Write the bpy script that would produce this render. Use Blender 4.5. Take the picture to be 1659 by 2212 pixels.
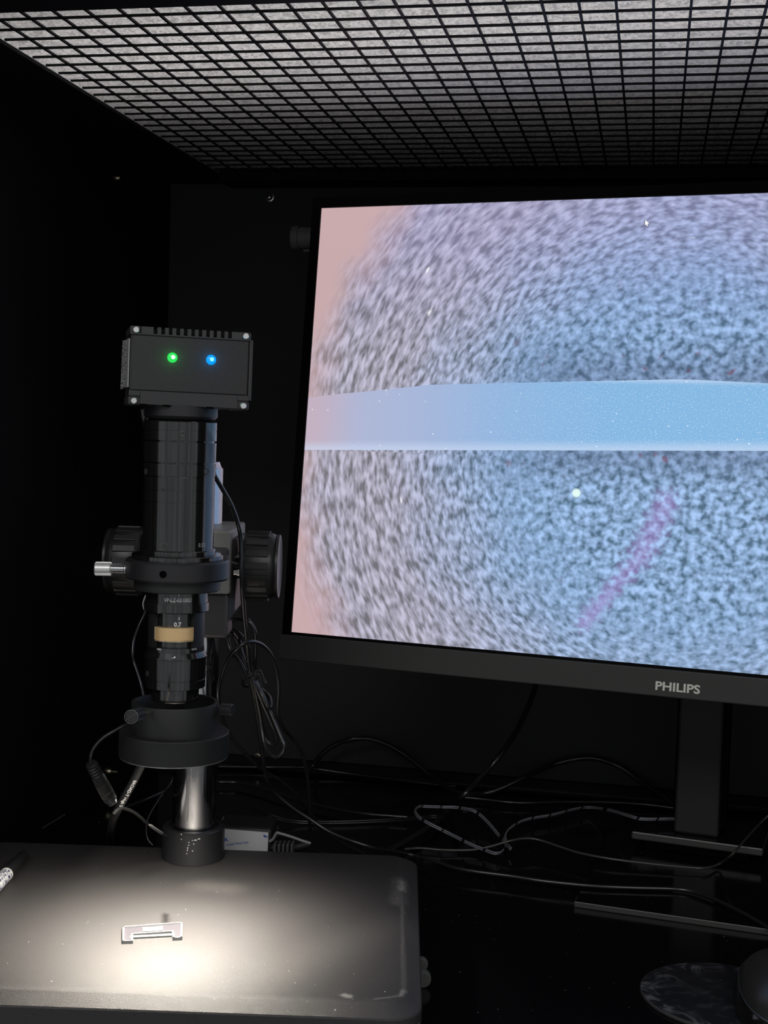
import bpy, math, random
import numpy as np
from mathutils import Vector, Matrix
random.seed(7)
for o in list(bpy.data.objects): bpy.data.objects.remove(o)
scn = bpy.context.scene
COL = scn.collection
V = Vector
PI = math.pi

# ---------------------------------------------------------------- camera
FPX, PITCH, ROLL = 2880.0, .0591, .0311          # focal length in pixels of the 1659 x 2212 frame
CAMZ = .30205                                    # lens height above the desk (desk is z = 0)
_F = V((0, math.cos(PITCH), -math.sin(PITCH)))
_U = V((0, math.sin(PITCH), math.cos(PITCH)))
_X = V((1, 0, 0))
RR = math.cos(ROLL)*_X + math.sin(ROLL)*_U
UU = -math.sin(ROLL)*_X + math.cos(ROLL)*_U
cam = bpy.data.cameras.new('camera'); camo = bpy.data.objects.new('camera', cam); COL.objects.link(camo)
cam.sensor_fit = 'HORIZONTAL'; cam.sensor_width = 36; cam.lens = 36*FPX/1659
cam.clip_start = .02; cam.clip_end = 50
M = Matrix((RR, UU, -_F)).transposed().to_4x4(); M.translation = V((0, 0, CAMZ)); camo.matrix_world = M
scn.camera = camo

# ---------------------------------------------------------------- world, exposure, room lamps
scn.view_settings.view_transform = 'Standard'
scn.view_settings.look = 'None'
scn.view_settings.exposure = 0.0
scn.view_settings.gamma = 1
scn.view_settings.use_curve_mapping = False
w = bpy.data.worlds.new('world'); scn.world = w; w.use_nodes = True
w.node_tree.nodes['Background'].inputs[0].default_value = (.93, .96, 1.0, 1)
w.node_tree.nodes['Background'].inputs[1].default_value = .35
def area_lamp(name, loc, target, size, sizey, power, color=(1, 1, 1)):
    l = bpy.data.lights.new(name, 'AREA'); l.shape = 'RECTANGLE'; l.size = size; l.size_y = sizey
    l.energy = power; l.color = color
    o = bpy.data.objects.new(name, l); COL.objects.link(o); o.location = loc
    o.rotation_euler = (V(target)-V(loc)).to_track_quat('-Z', 'Y').to_euler()
    return o
# the room behind the photographer: two ceiling panels and a pale wall wash
area_lamp('room_ceiling_lamp', (-.9, -1.6, 1.75), (-.1, .7, .3), 1.2, .6, 14, (1, .98, .95))
area_lamp('room_ceiling_lamp', (1.0, -1.9, 1.75), (.1, .7, .3), 1.2, .6, 12, (1, .98, .95))

# ---------------------------------------------------------------- pixel helpers (only used to place things in 3-D)
C0 = V((0, 0, CAMZ))
def ray(x, y):
    d = RR*((x-829.5)/FPX) + UU*((1106-y)/FPX) + _F
    return d/d.y
def pz(x, y, z=0.0):
    d = ray(x, y); return C0 + d*((z-CAMZ)/d.z)
def pd(x, y, D): return C0 + ray(x, y)*D
def pxm(D): return D/FPX

# ---------------------------------------------------------------- materials
def nmat(name):
    m = bpy.data.materials.new(name); m.use_nodes = True
    nt = m.node_tree; return m, nt, nt.nodes['Principled BSDF']
def mat(name, col, rough=.5, metal=0, spec=.5, bump=0, bscale=400, rvar=0, cvar=0, coat=0):
    m, nt, b = nmat(name)
    b.inputs['Base Color'].default_value = (*col, 1); b.inputs['Roughness'].default_value = rough
    b.inputs['Metallic'].default_value = metal; b.inputs['Specular IOR Level'].default_value = spec
    b.inputs['Coat Weight'].default_value = coat; b.inputs['Coat Roughness'].default_value = .08
    tc = nt.nodes.new('ShaderNodeTexCoord'); n = nt.nodes.new('ShaderNodeTexNoise')
    nt.links.new(tc.outputs['Object'], n.inputs['Vector']); n.inputs['Scale'].default_value = bscale
    n.inputs['Detail'].default_value = 3
    if bump:
        bn = nt.nodes.new('ShaderNodeBump'); bn.inputs['Strength'].default_value = bump; bn.inputs['Distance'].default_value = .0006
        nt.links.new(n.outputs['Fac'], bn.inputs['Height']); nt.links.new(bn.outputs['Normal'], b.inputs['Normal'])
    if rvar:
        mr = nt.nodes.new('ShaderNodeMapRange'); mr.inputs['To Min'].default_value = max(rough-rvar, .02); mr.inputs['To Max'].default_value = rough+rvar
        n2 = nt.nodes.new('ShaderNodeTexNoise'); n2.inputs['Scale'].default_value = bscale*.15
        nt.links.new(tc.outputs['Object'], n2.inputs['Vector']); nt.links.new(n2.outputs['Fac'], mr.inputs['Value']); nt.links.new(mr.outputs[0], b.inputs['Roughness'])
    if cvar:
        mx = nt.nodes.new('ShaderNodeMix'); mx.data_type = 'RGBA'
        mx.inputs[6].default_value = (*[c*(1-cvar) for c in col], 1); mx.inputs[7].default_value = (*[c*(1+cvar) for c in col], 1)
        nt.links.new(n.outputs['Fac'], mx.inputs[0]); nt.links.new(mx.outputs[2], b.inputs['Base Color'])
    return m
def emis(name, col, s, base=(0, 0, 0)):
    m, nt, b = nmat(name); b.inputs['Base Color'].default_value = (*base, 1)
    b.inputs['Emission Color'].default_value = (*col, 1); b.inputs['Emission Strength'].default_value = s; b.inputs['Roughness'].default_value = .3
    return m

# node expression helper
class G:
    def __init__(s, nt): s.nt = nt
    def _set(s, inp, v):
        if isinstance(v, (int, float)): inp.default_value = v
        elif isinstance(v, (tuple, list)): inp.default_value = v
        else: s.nt.links.new(v, inp)
    def m(s, op, a, b=0, c=0, clamp=False):
        n = s.nt.nodes.new('ShaderNodeMath'); n.operation = op; n.use_clamp = clamp
        s._set(n.inputs[0], a); s._set(n.inputs[1], b); s._set(n.inputs[2], c); return n.outputs[0]
    def ss(s, v, a, b):
        n = s.nt.nodes.new('ShaderNodeMapRange'); n.interpolation_type = 'SMOOTHSTEP'
        s._set(n.inputs['Value'], v); n.inputs['From Min'].default_value = a; n.inputs['From Max'].default_value = b
        return n.outputs[0]
    def mix(s, f, a, b):
        n = s.nt.nodes.new('ShaderNodeMix'); n.data_type = 'RGBA'
        s._set(n.inputs[0], f); s._set(n.inputs[6], (*a, 1) if isinstance(a, tuple) else a); s._set(n.inputs[7], (*b, 1) if isinstance(b, tuple) else b)
        return n.outputs[2]
    def noise(s, vec, scale, detail=2, rough=.5, dist=0):
        n = s.nt.nodes.new('ShaderNodeTexNoise'); s._set(n.inputs['Vector'], vec); n.inputs['Scale'].default_value = scale
        n.inputs['Detail'].default_value = detail; n.inputs['Roughness'].default_value = rough; n.inputs['Distortion'].default_value = dist
        return n.outputs['Fac']
    def comb(s, x, y, z=0):
        n = s.nt.nodes.new('ShaderNodeCombineXYZ'); s._set(n.inputs[0], x); s._set(n.inputs[1], y); s._set(n.inputs[2], z); return n.outputs[0]
    def uv(s, kind='UV'):
        n = s.nt.nodes.new('ShaderNodeTexCoord'); sp = s.nt.nodes.new('ShaderNodeSeparateXYZ'); s.nt.links.new(n.outputs[kind], sp.inputs[0])
        return n.outputs[kind], sp.outputs[0], sp.outputs[1], sp.outputs[2]

MT = {}
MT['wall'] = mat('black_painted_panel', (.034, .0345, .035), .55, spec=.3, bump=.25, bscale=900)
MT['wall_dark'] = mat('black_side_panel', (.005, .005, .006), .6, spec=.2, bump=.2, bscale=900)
MT['trim'] = mat('black_rim', (.006, .006, .007), .6, spec=.2)
MT['bar'] = mat('black_louvre_plastic', (.006, .006, .008), .5, spec=.15)
MT['fabric'] = mat('pale_quilted_diffuser', (.72, .70, .69), .9, spec=.1, bump=.0, bscale=200)
MT['gloss'] = mat('black_anodised', (.006, .006, .007), .11, spec=1.0, bump=.0, bscale=200, rvar=.02)
def _refl_streaks(m):          # faint vertical streaks: room reflections put into colour and specular
    nt = m.node_tree; b = nt.nodes['Principled BSDF']; b.inputs['IOR'].default_value = 1.6
    tc = nt.nodes.new('ShaderNodeTexCoord'); mp = nt.nodes.new('ShaderNodeMapping'); mp.inputs['Scale'].default_value = (700, 700, 6)
    n = nt.nodes.new('ShaderNodeTexNoise'); n.inputs['Scale'].default_value = 1; n.inputs['Detail'].default_value = 2
    nt.links.new(tc.outputs['Object'], mp.inputs['Vector']); nt.links.new(mp.outputs[0], n.inputs['Vector'])
    mx = nt.nodes.new('ShaderNodeMix'); mx.data_type = 'RGBA'; mx.inputs[6].default_value = (.002, .002, .002, 1); mx.inputs[7].default_value = (.016, .016, .015, 1)
    nt.links.new(n.outputs['Fac'], mx.inputs[0]); nt.links.new(mx.outputs[2], b.inputs['Base Color'])
    mr = nt.nodes.new('ShaderNodeMapRange'); mr.inputs['From Min'].default_value = .35; mr.inputs['From Max'].default_value = .65
    mr.inputs['To Min'].default_value = .6; mr.inputs['To Max'].default_value = 1.0
    nt.links.new(n.outputs['Fac'], mr.inputs['Value']); nt.links.new(mr.outputs[0], b.inputs['Specular IOR Level'])
_refl_streaks(MT['gloss'])
MT['satin'] = mat('satin_black_metal', (.016, .016, .018), .42, spec=.5, bump=.08, bscale=1500)
MT['ring'] = mat('matte_black_ring', (.018, .0185, .018), .48, spec=.42, bump=.06, bscale=1600)
MT['block'] = mat('dark_cast_metal', (.045, .042, .044), .42, spec=.6, bump=.1, bscale=900, cvar=.3)
MT['block_face'] = mat('grey_cast_metal', (.26, .26, .25), .45, spec=.6, bump=.1, bscale=900, cvar=.35)
MT['knob'] = mat('black_knob_rubber', (.012, .012, .012), .38, spec=.5)
MT['chrome'] = mat('chrome', (.62, .62, .63), .13, metal=1, bump=.02, bscale=600, rvar=.03)
MT['steel'] = mat('steel', (.70, .70, .69), .28, metal=1)
MT['silver'] = mat('silver_knurl', (.80, .80, .79), .35, metal=.85)
MT['gold'] = mat('brass_gold', (1.0, .80, .50), .30, metal=.8)
MT['brass'] = mat('dull_brass', (.55, .50, .36), .3, metal=1)
MT['cable'] = mat('black_cable', (.016, .016, .017), .22, spec=.8, bump=.02, bscale=300)
MT['bezel'] = mat('black_bezel', (.002, .002, .002), .3, spec=.06)
MT['chin'] = mat('dark_grey_plastic', (.034, .034, .033), .55, spec=.35, bump=.1, bscale=1800)
MT['neck'] = mat('stand_plastic', (.018, .018, .019), .5, spec=.4)
MT['bar_edge'] = mat('stand_base_metal', (.05, .048, .047), .38, spec=.5)
MT['white'] = mat('white_print', (.8, .8, .8), .5)
MT['grey_print'] = mat('grey_print', (.45, .45, .46), .5)
MT['logo'] = mat('silver_logo', (.62, .61, .56), .4, metal=.3)
MT['blue_print'] = mat('blue_print', (.03, .10, .42), .6)
MT['hole'] = mat('hole_black', (.001, .001, .001), .8, spec=.05)
MT['greytube'] = mat('grey_tube', (.17, .17, .165), .5, spec=.4)
MT['box'] = mat('camera_case', (.028, .028, .029), .5, spec=.45, bump=.5, bscale=2600)
MT['boxrail'] = mat('camera_rail', (.03, .03, .032), .42, spec=.5)
MT['foot'] = mat('dark_grey_rubber', (.085, .087, .08), .6)
MT['bracket'] = mat('white_ceramic', (.16, .16, .165), .5)
MT['bracket_in'] = mat('lavender_film', (.034, .030, .037), .6)
MT['sample'] = mat('grey_sample', (.09, .095, .10), .4, cvar=.5, bscale=1200)

# ---------------------------------------------------------------- mesh builder
class MB:
    def __init__(s): s.v = []; s.f = []; s.uv = None
    def add(s, vs, fs):
        k = len(s.v); s.v += [V(q) for q in vs]; s.f += [tuple(i+k for i in f) for f in fs]; return s
    def hexa(s, P):           # 8 points: bottom 4 ccw, top 4 ccw
        return s.add(P, [(3, 2, 1, 0), (4, 5, 6, 7), (0, 1, 5, 4), (1, 2, 6, 5), (2, 3, 7, 6), (3, 0, 4, 7)])
    def box(s, c, sz, ax=None):
        X, Y, Z = ax if ax else (V((1, 0, 0)), V((0, 1, 0)), V((0, 0, 1)))
        c = V(c); hx, hy, hz = [q/2 for q in sz]
        P = [c+X*a*hx+Y*b*hy+Z*d*hz for d in (-1, 1) for a, b in ((-1, -1), (1, -1), (1, 1), (-1, 1))]
        return s.hexa(P)
    def prism(s, poly, d):    # poly: list of 3-D points (ccw seen from +d end), extruded by vector d
        n = len(poly); poly = [V(q) for q in poly]; d = V(d)
        vs = poly+[q+d for q in poly]
        fs = [tuple(range(n-1, -1, -1)), tuple(range(n, 2*n))]+[(i, (i+1) % n, n+(i+1) % n, n+i) for i in range(n)]
        return s.add(vs, fs)
    def lathe(s, prof, c, ax=(0, 0, 1), seg=64, a0=0, a1=2*PI, ref=None, close=False):
        # prof: (t along axis, r).  full revolution unless a0,a1 given
        ax = V(ax).normalized(); c = V(c)
        r0 = V(ref) if ref else (V((0, -1, 0)) if abs(ax.y) < .9 else V((0, 0, 1)))
        e1 = (r0-ax*r0.dot(ax)).normalized(); e2 = ax.cross(e1)
        full = abs(a1-a0-2*PI) < 1e-6
        n = seg if full else seg+1
        vs = []; fs = []
        for t, r in prof:
            for i in range(n):
                a = a0+(a1-a0)*i/seg
                vs.append(c+ax*t+(e1*math.cos(a)+e2*math.sin(a))*max(r, 1e-6))
        for k in range(len(prof)-1):
            for i in range(seg if full else seg):
                j = (i+1) % n
                fs.append((k*n+i, k*n+j, (k+1)*n+j, (k+1)*n+i))
        if close:      # closed profile loop
            k = len(prof)-1
            for i in range(seg): j = (i+1) % n; fs.append((k*n+i, k*n+j, j, i))
            if not full:
                fs.append(tuple(q*n for q in range(len(prof)))); fs.append(tuple(q*n+n-1 for q in range(len(prof)-1, -1, -1)))
        return s.add(vs, fs)
    def cyl(s, a, b, r, seg=24, r2=None):
        a, b = V(a), V(b); L = (b-a).length
        return s.lathe([(0, 0), (0, r), (L, r if r2 is None else r2), (L, 0)], a, b-a, seg)
    def tube(s, pts, r, seg=10, sub=6):
        P = spline(pts, sub); n = len(P)
        rs = r if isinstance(r, list) else [r]*n
        T = [(P[min(i+1, n-1)]-P[max(i-1, 0)]).normalized() for i in range(n)]
        u = T[0].orthogonal().normalized(); base = len(s.v); vs = []; fs = []
        for i in range(n):
            u = (u-T[i]*u.dot(T[i])).normalized(); w_ = T[i].cross(u)
            for k in range(seg):
                a = 2*PI*k/seg; vs.append(P[i]+(u*math.cos(a)+w_*math.sin(a))*rs[i])
        for i in range(n-1):
            for k in range(seg):
                j = (k+1) % seg; fs.append((i*seg+k, i*seg+j, (i+1)*seg+j, (i+1)*seg+k))
        fs.append(tuple(range(seg-1, -1, -1))); fs.append(tuple(range((n-1)*seg, n*seg)))
        return s.add(vs, fs)
def spline(pts, sub=6):
    P = [V(p) for p in pts]
    if len(P) < 3: return P
    Q = [P[0]*2-P[1]]+P+[P[-1]*2-P[-2]]; out = []
    for i in range(1, len(Q)-2):
        p0, p1, p2, p3 = Q[i-1:i+3]
        for k in range(sub):
            t = k/sub
            out.append(.5*((2*p1)+(p2-p0)*t+(2*p0-5*p1+4*p2-p3)*t*t+(3*p1-p0-3*p2+p3)*t**3))
    out.append(P[-1]); return out

WL = {}
def wloc(o): return WL[o.name] if o else V((0, 0, 0))
def obj(name, mb, m, parent=None, smooth=None, bevel=0, bseg=2, mesh=None):
    me = mesh
    if me is None:
        vs = mb.v
        lo = V([min(q[i] for q in vs) for i in range(3)]); hi = V([max(q[i] for q in vs) for i in range(3)])
        c = (lo+hi)/2
        me = bpy.data.meshes.new(name); me.from_pydata([tuple(q-c) for q in vs], [], mb.f); me.update()
        import bmesh as _bm
        b = _bm.new(); b.from_mesh(me); _bm.ops.recalc_face_normals(b, faces=b.faces[:]); b.to_mesh(me); b.free()
    else: c = mb
    for mm in (m if isinstance(m, list) else [m]): me.materials.append(mm)
    o = bpy.data.objects.new(name, me); COL.objects.link(o)
    if parent: o.parent = parent
    o.location = c-wloc(parent); WL[o.name] = V(c)
    if smooth:
        for p in me.polygons: p.use_smooth = True
        me.set_sharp_from_angle(angle=math.radians(smooth))
    if bevel:
        md = o.modifiers.new('bevel', 'BEVEL'); md.width = bevel; md.segments = bseg; md.limit_method = 'ANGLE'; md.angle_limit = math.radians(35)
        md.harden_normals = False
    return o
def share(name, src, loc, parent, rot=None):
    o = bpy.data.objects.new(name, src.data); COL.objects.link(o); o.parent = parent
    o.location = V(loc)-wloc(parent); WL[o.name] = V(loc)
    if rot: o.rotation_euler = rot
    for md in src.modifiers:
        n = o.modifiers.new(md.name, md.type); n.width = md.width; n.segments = md.segments; n.limit_method = md.limit_method; n.angle_limit = md.angle_limit
    return o
def thing(name, loc, label, cat, group=None):
    o = bpy.data.objects.new(name, None); COL.objects.link(o); o.location = loc; WL[o.name] = V(loc); o.empty_display_size = .02
    return tag(o, label, cat, group)
def tag(o, label, cat, group=None):
    o['label'] = label; o['category'] = cat
    if group: o['group'] = group
    return o
def struct(name, mb, m, bevel=0, parent=None):
    o = obj(name, mb, m, parent, bevel=bevel)
    if parent is None: o['kind'] = 'structure'
    return o
def text(name, s, center, right, up, width, height, m, parent, ext=.0001, bold=0, bend=None, curve_font=None):
    cu = bpy.data.curves.new('t', 'FONT'); cu.body = s; cu.size = 1; cu.extrude = 0; cu.offset = bold; cu.resolution_u = 3
    t = bpy.data.objects.new('t', cu); COL.objects.link(t)
    dg = bpy.context.evaluated_depsgraph_get(); me = bpy.data.meshes.new_from_object(t.evaluated_get(dg)); bpy.data.objects.remove(t)
    vs = [v.co.copy() for v in me.vertices]; fs = [tuple(p.vertices) for p in me.polygons]
    x0 = min(v.x for v in vs); x1 = max(v.x for v in vs); y0 = min(v.y for v in vs); y1 = max(v.y for v in vs)
    right, up = V(right).normalized(), V(up).normalized(); nrm = right.cross(up); out = []
    for v in vs:
        a = ((v.x-x0)/(x1-x0)-.5)*width; b = ((v.y-y0)/(y1-y0)-.5)*height
        if bend:     # bend = radius; the centre sits on the front of a cylinder whose axis is 'up'
            th = a/bend; out.append(V(center)+right*(bend*math.sin(th))+nrm*(bend*(math.cos(th)-1))+up*b)
        else: out.append(V(center)+right*a+up*b)
    mb = MB(); mb.add([q+nrm*ext for q in out], fs)
    o = obj(name, mb, m, parent); return o

# ---------------------------------------------------------------- cabinet frame
YC = .1974
XC = V((math.cos(YC), -math.sin(YC), 0)); YB = V((math.sin(YC), math.cos(YC), 0)); Z = V((0, 0, 1))
P0 = V((-.19729, 1.19411, 0))                     # back left corner of the desk
def cab(a, b, z=0.0): return P0+XC*a-YB*b+Z*z     # a to the right along the back wall, b towards the viewer
AX3 = (XC, YB, Z)
HT = .5119                                         # underside of the rim
def cbox(mb, a0, a1, b0, b1, z0, z1): return mb.hexa([cab(a0, b1, z0), cab(a1, b1, z0), cab(a1, b0, z0), cab(a0, b0, z0), cab(a0, b1, z1), cab(a1, b1, z1), cab(a1, b0, z1), cab(a0, b0, z1)])
AR, BF = .80, .62

# desk: glossy black top
m, nt, b = nmat('glossy_black_desktop'); g = G(nt); vec, x, y, z = g.uv('Object')
n1 = g.noise(vec, 9, 4, .6); n2 = g.noise(vec, 420, 2); n3 = g.noise(vec, 60, 3, .7)
spk = g.ss(n2, .74, .80)
smu = g.ss(n1, .5, .75)
b.inputs['Specular IOR Level'].default_value = .5
nt.links.new(g.mix(spk, (.004, .004, .005), (.22, .22, .22)), b.inputs['Base Color'])
nt.links.new(g.m('ADD', g.m('MULTIPLY', smu, .14), g.m('MULTIPLY_ADD', n3, .08, .07)), b.inputs['Roughness'])
MT['desk'] = m
mb = MB(); cbox(mb, -.02, AR, -.02, .85, -.03, 0)
tag(struct('desk_top', mb, MT['desk']), 'glossy black desktop under the microscope and the monitor', 'desk')
del bpy.data.objects['desk_top']['kind']
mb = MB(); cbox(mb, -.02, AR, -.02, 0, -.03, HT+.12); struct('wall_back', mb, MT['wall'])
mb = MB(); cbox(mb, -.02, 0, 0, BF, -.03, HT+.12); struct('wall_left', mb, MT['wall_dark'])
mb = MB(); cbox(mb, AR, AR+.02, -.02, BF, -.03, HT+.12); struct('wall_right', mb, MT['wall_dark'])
mb = MB(); cbox(mb, -.02, AR+.02, -.02, BF, HT+.10, HT+.12); struct('ceiling', mb, MT['trim'])
# rim round the louvre panel
LA, LB, LF = .056, .034, .4855
mb = MB(); cbox(mb, 0, LA, 0, LF, HT+.0040, HT+.0060); struct('trim_1', mb, MT['trim'])
mb = MB(); cbox(mb, LA, AR, 0, LB, HT, HT+.02); struct('trim_2', mb, MT['trim'])
mb = MB(); cbox(mb, 0, AR, LF, BF, HT, HT+.12); struct('trim_3', mb, MT['trim'])
mb = MB(); cbox(mb, 0, AR, 0, .006, .004, .011); struct('baseboard_back', mb, MT['trim'])

# ---------------------------------------------------------------- ceiling louvre grille
gr = thing('louvre_grille', cab(.4, .25, HT+.006), 'black square-cell louvre grille overhead in front of pale quilted diffuser', 'grille')
ZG = HT+.006
rows = [(.4528-.0176*k) for k in range(-1, 25)]
cols = [(.1990+.0183*k) for k in range(-8, 32)]
me0 = None
for k, bb in enumerate(rows):
    c = cab((LA+AR)/2, bb, ZG+.0010)
    if me0 is None:
        r0 = obj('cross_bar', MB().box(c, (AR-LA, .0014, .0012), AX3), MT['bar'], gr)
        me0 = r0
    else: share('cross_bar', me0, c, gr)
me0 = None
for k, aa in enumerate(cols):
    c = cab(aa, (LB+LF)/2, ZG+.0012)
    if me0 is None: me0 = obj('long_bar', MB().box(c, (.0014, LF-LB, .0012), AX3), MT['bar'], gr)
    else: share('long_bar', me0, c, gr)
# pale diffuser above the grille, real relief
m, nt, b = nmat('pale_quilted_diffuser2'); g = G(nt); vec, x, y, z = g.uv('Object')
bn = nt.nodes.new('ShaderNodeBump'); bn.inputs['Strength'].default_value = .55; bn.inputs['Distance'].default_value = .0012
nn = g.noise(vec, 420, 2); nt.links.new(nn, bn.inputs['Height']); nt.links.new(bn.outputs['Normal'], b.inputs['Normal'])
df = nt.nodes.new('ShaderNodeBsdfDiffuse'); tr = nt.nodes.new('ShaderNodeBsdfTranslucent'); mxs = nt.nodes.new('ShaderNodeMixShader')
df.inputs[0].default_value = (.80, .77, .76, 1); 
dn_ = g.noise(vec, 260, 3, .6, 1.5); dk_ = g.ss(dn_, .36, .60)  # crease shading of the quilt put into the translucent colour
nt.links.new(g.mix(dk_, (.42, .40, .39), (.84, .81, .80)), tr.inputs[0]); mxs.inputs[0].default_value = .5
for q_ in (df, tr): nt.links.new(bn.outputs['Normal'], q_.inputs['Normal'])
nt.links.new(df.outputs[0], mxs.inputs[1]); nt.links.new(tr.outputs[0], mxs.inputs[2]); nt.links.new(mxs.outputs[0], nt.nodes['Material Output'].inputs['Surface'])
MT['fabric'] = m
# added fill lamp above the diffuser, in place of the monitor's weak light
ll = bpy.data.lights.new('diffuser_fill', 'AREA'); ll.shape = 'RECTANGLE'; ll.size = .95; ll.size_y = .17; ll.energy = .9; ll.color = (1, .985, .98)
lo_ = bpy.data.objects.new('diffuser_fill', ll); COL.objects.link(lo_); lo_.location = cab(.42, .435, HT+.095); lo_.rotation_euler = (0, 0, -YC-.20)
NX, NY = 420, 260
A = np.linspace(LA-.035, AR, NX); B = np.linspace(0.0, LF+.02, NY); AA, BB = np.meshgrid(A, B)
rng = np.random.default_rng(3)
hh = (np.sin(AA*2*PI/.0061+np.sin(BB*230))*np.sin(BB*2*PI/.0053+np.sin(AA*170)*1.2)*.0007
      + np.sin((AA+BB)*2*PI/.0183)*.0002 + rng.normal(0, .00012, AA.shape))
ZF = HT+.0108
pts = (np.array(P0)[None, None]+np.array(XC)[None, None]*AA[..., None]-np.array(YB)[None, None]*BB[..., None]); pts[..., 2] = ZF+hh
idx = np.arange(NX*NY).reshape(NY, NX)
quads = np.stack([idx[:-1, :-1], idx[:-1, 1:], idx[1:, 1:], idx[1:, :-1]], -1).reshape(-1, 4)
cc = cab(.4, .25, ZF)
me = bpy.data.meshes.new('diffuser_sheet'); me.from_pydata((pts.reshape(-1, 3)-np.array(cc)).tolist(), [], quads.tolist()); me.update()
for p in me.polygons: p.use_smooth = True
o = obj('diffuser_sheet', cc, MT['fabric'], gr, mesh=me)
o['label'] = 'pale grey quilted diffuser sheet behind the black louvre bars'

# ---------------------------------------------------------------- wall screws
def wall_normal_pt(x, y): # on back wall
    d = ray(x, y); n = YB; t = (P0-C0).dot(n)/d.dot(n); return C0+d*t
def lwall_pt(x, y):
    d = ray(x, y); n = XC; t = (P0-C0).dot(n)/d.dot(n); return C0+d*t
def screw(p, n, r, label, m=None, wing=False):
    m = m or MT['steel']
    t = thing('wall_screw', p, label, 'screw', 'screws in the cabinet walls')
    mb = MB(); mb.lathe([(0, 0), (0, r*1.3), (.0008, r*1.3), (.001, r), (.0025, r*.95), (.0038, r*.6), (.0042, 0)], p, n, 20)
    obj('screw_head', mb, m, t, 35)
    u = n.cross(Z).normalized()
    mb = MB(); mb.box(p+n*.0043, (r*1.3, .0006, .0007), (u, n, Z)); obj('screw_slot', mb, MT['hole'], t)
    if wing:
        mb = MB(); mb.cyl(p+n*.003, p+n*.009, r*.6, 12); obj('threaded_end', mb, m, t, 35)
screw(lwall_pt(250, 384), XC, .0024, 'small steel screw on the left wall below the louvre grille', MT['brass'])
screw(wall_normal_pt(583, 426), -YB, .0030, 'bright steel screw at the top of the back wall', MT['steel'])
screw(lwall_pt(232, 1666), XC, .0026, 'dull brass screw low on the left wall behind the ring light plug', MT['brass'], True)
screw(wall_normal_pt(556, 1636), -YB, .0028, 'dull brass screw low on the back wall behind the hanging coil', MT['brass'])
screw(wall_normal_pt(345, 408), -YB, .0010, 'tiny steel pin in the upper corner of the two walls', MT['steel'])

# ---------------------------------------------------------------- grey tube fixture on the back wall, behind the monitor
Dw = 1.085
ra = 25*pxm(Dw)
pa = pd(633, 514, Dw); pb = pa+XC*.16
t = thing('tube_fixture', pa, 'grey round tube fixture on the back wall beside the monitor', 'tube')
obj('tube_body', MB().lathe([(.003, ra*.9), (.003, ra*.92), (.16, ra*.92), (.16, 0)], pa, XC, 40), MT['greytube'], t, 35)
obj('end_cap', MB().lathe([(-.001, 0), (-.001, ra*.8), (0, ra*.97), (.0035, ra*1.04), (.0055, ra*1.04), (.0055, ra*.9)], pa, XC, 40), MT['greytube'], t, 35)
obj('mounting_rail', MB().box(pa+XC*.085-Z*(ra+.0012)+YB*.002, (.15, .012, .0016), AX3).box(pa+XC*.088-Z*(ra+.0045)+YB*.002, (.145, .012, .0016), AX3).box(pa+XC*.088-Z*(ra+.003)+YB*.006, (.145, .002, .005), AX3), MT['greytube'], t)
obj('wall_clip', MB().box(pa+XC*.08+YB*.03, (.02, .052, .01), AX3), MT['greytube'], t)

# ---------------------------------------------------------------- monitor
YM, TM = .3674, .1042
XM = V((math.cos(YM), -math.sin(YM), 0)); YMh = V((math.sin(YM), math.cos(YM), 0))
UM = (Z*math.cos(TM)+YMh*math.sin(TM)).normalized(); NM = XM.cross(UM)      # NM points away from screen? fixed below
if NM.y > 0: NM = -NM                                                       # towards the viewer
h1 = None
d0 = ray(630, 1365); d1 = ray(695, 450)
# P = C0 + D d0 ; P + h UM on ray d1 (use the vertical image match)
def solve_h(D):
    p = C0+d0*D
    # image v of p + h UM equals v of d1
    n = RR.cross(d1)          # plane through camera holding d1 and camera right axis
    return -(p-C0).dot(n)/UM.dot(n)
DBL = .2985/solve_h(1.0)
SBL = C0+d0*DBL
SH, SW = .2985, .5307
print('monitor D', DBL, 'SBL', SBL)
def scr(x, y):               # photo pixel -> metric screen coordinates
    d = ray(x, y); t = (SBL-C0).dot(NM)/d.dot(NM); q = C0+d*t-SBL
    return q.dot(XM), q.dot(UM)
def sp(a, b, k=0.0): return SBL+XM*a+UM*b+NM*k
AXM = (XM, -NM, UM)
mon = thing('monitor', sp(SW/2, -.1, -.05), 'black wide monitor on a stand showing a blue and pink microscope image', 'monitor')
def mbox(mb, a0, a1, b0, b1, k0, k1):   # k towards the viewer
    return mb.box(sp((a0+a1)/2, (b0+b1)/2, (k0+k1)/2), (a1-a0, k1-k0, b1-b0), AXM)
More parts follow.
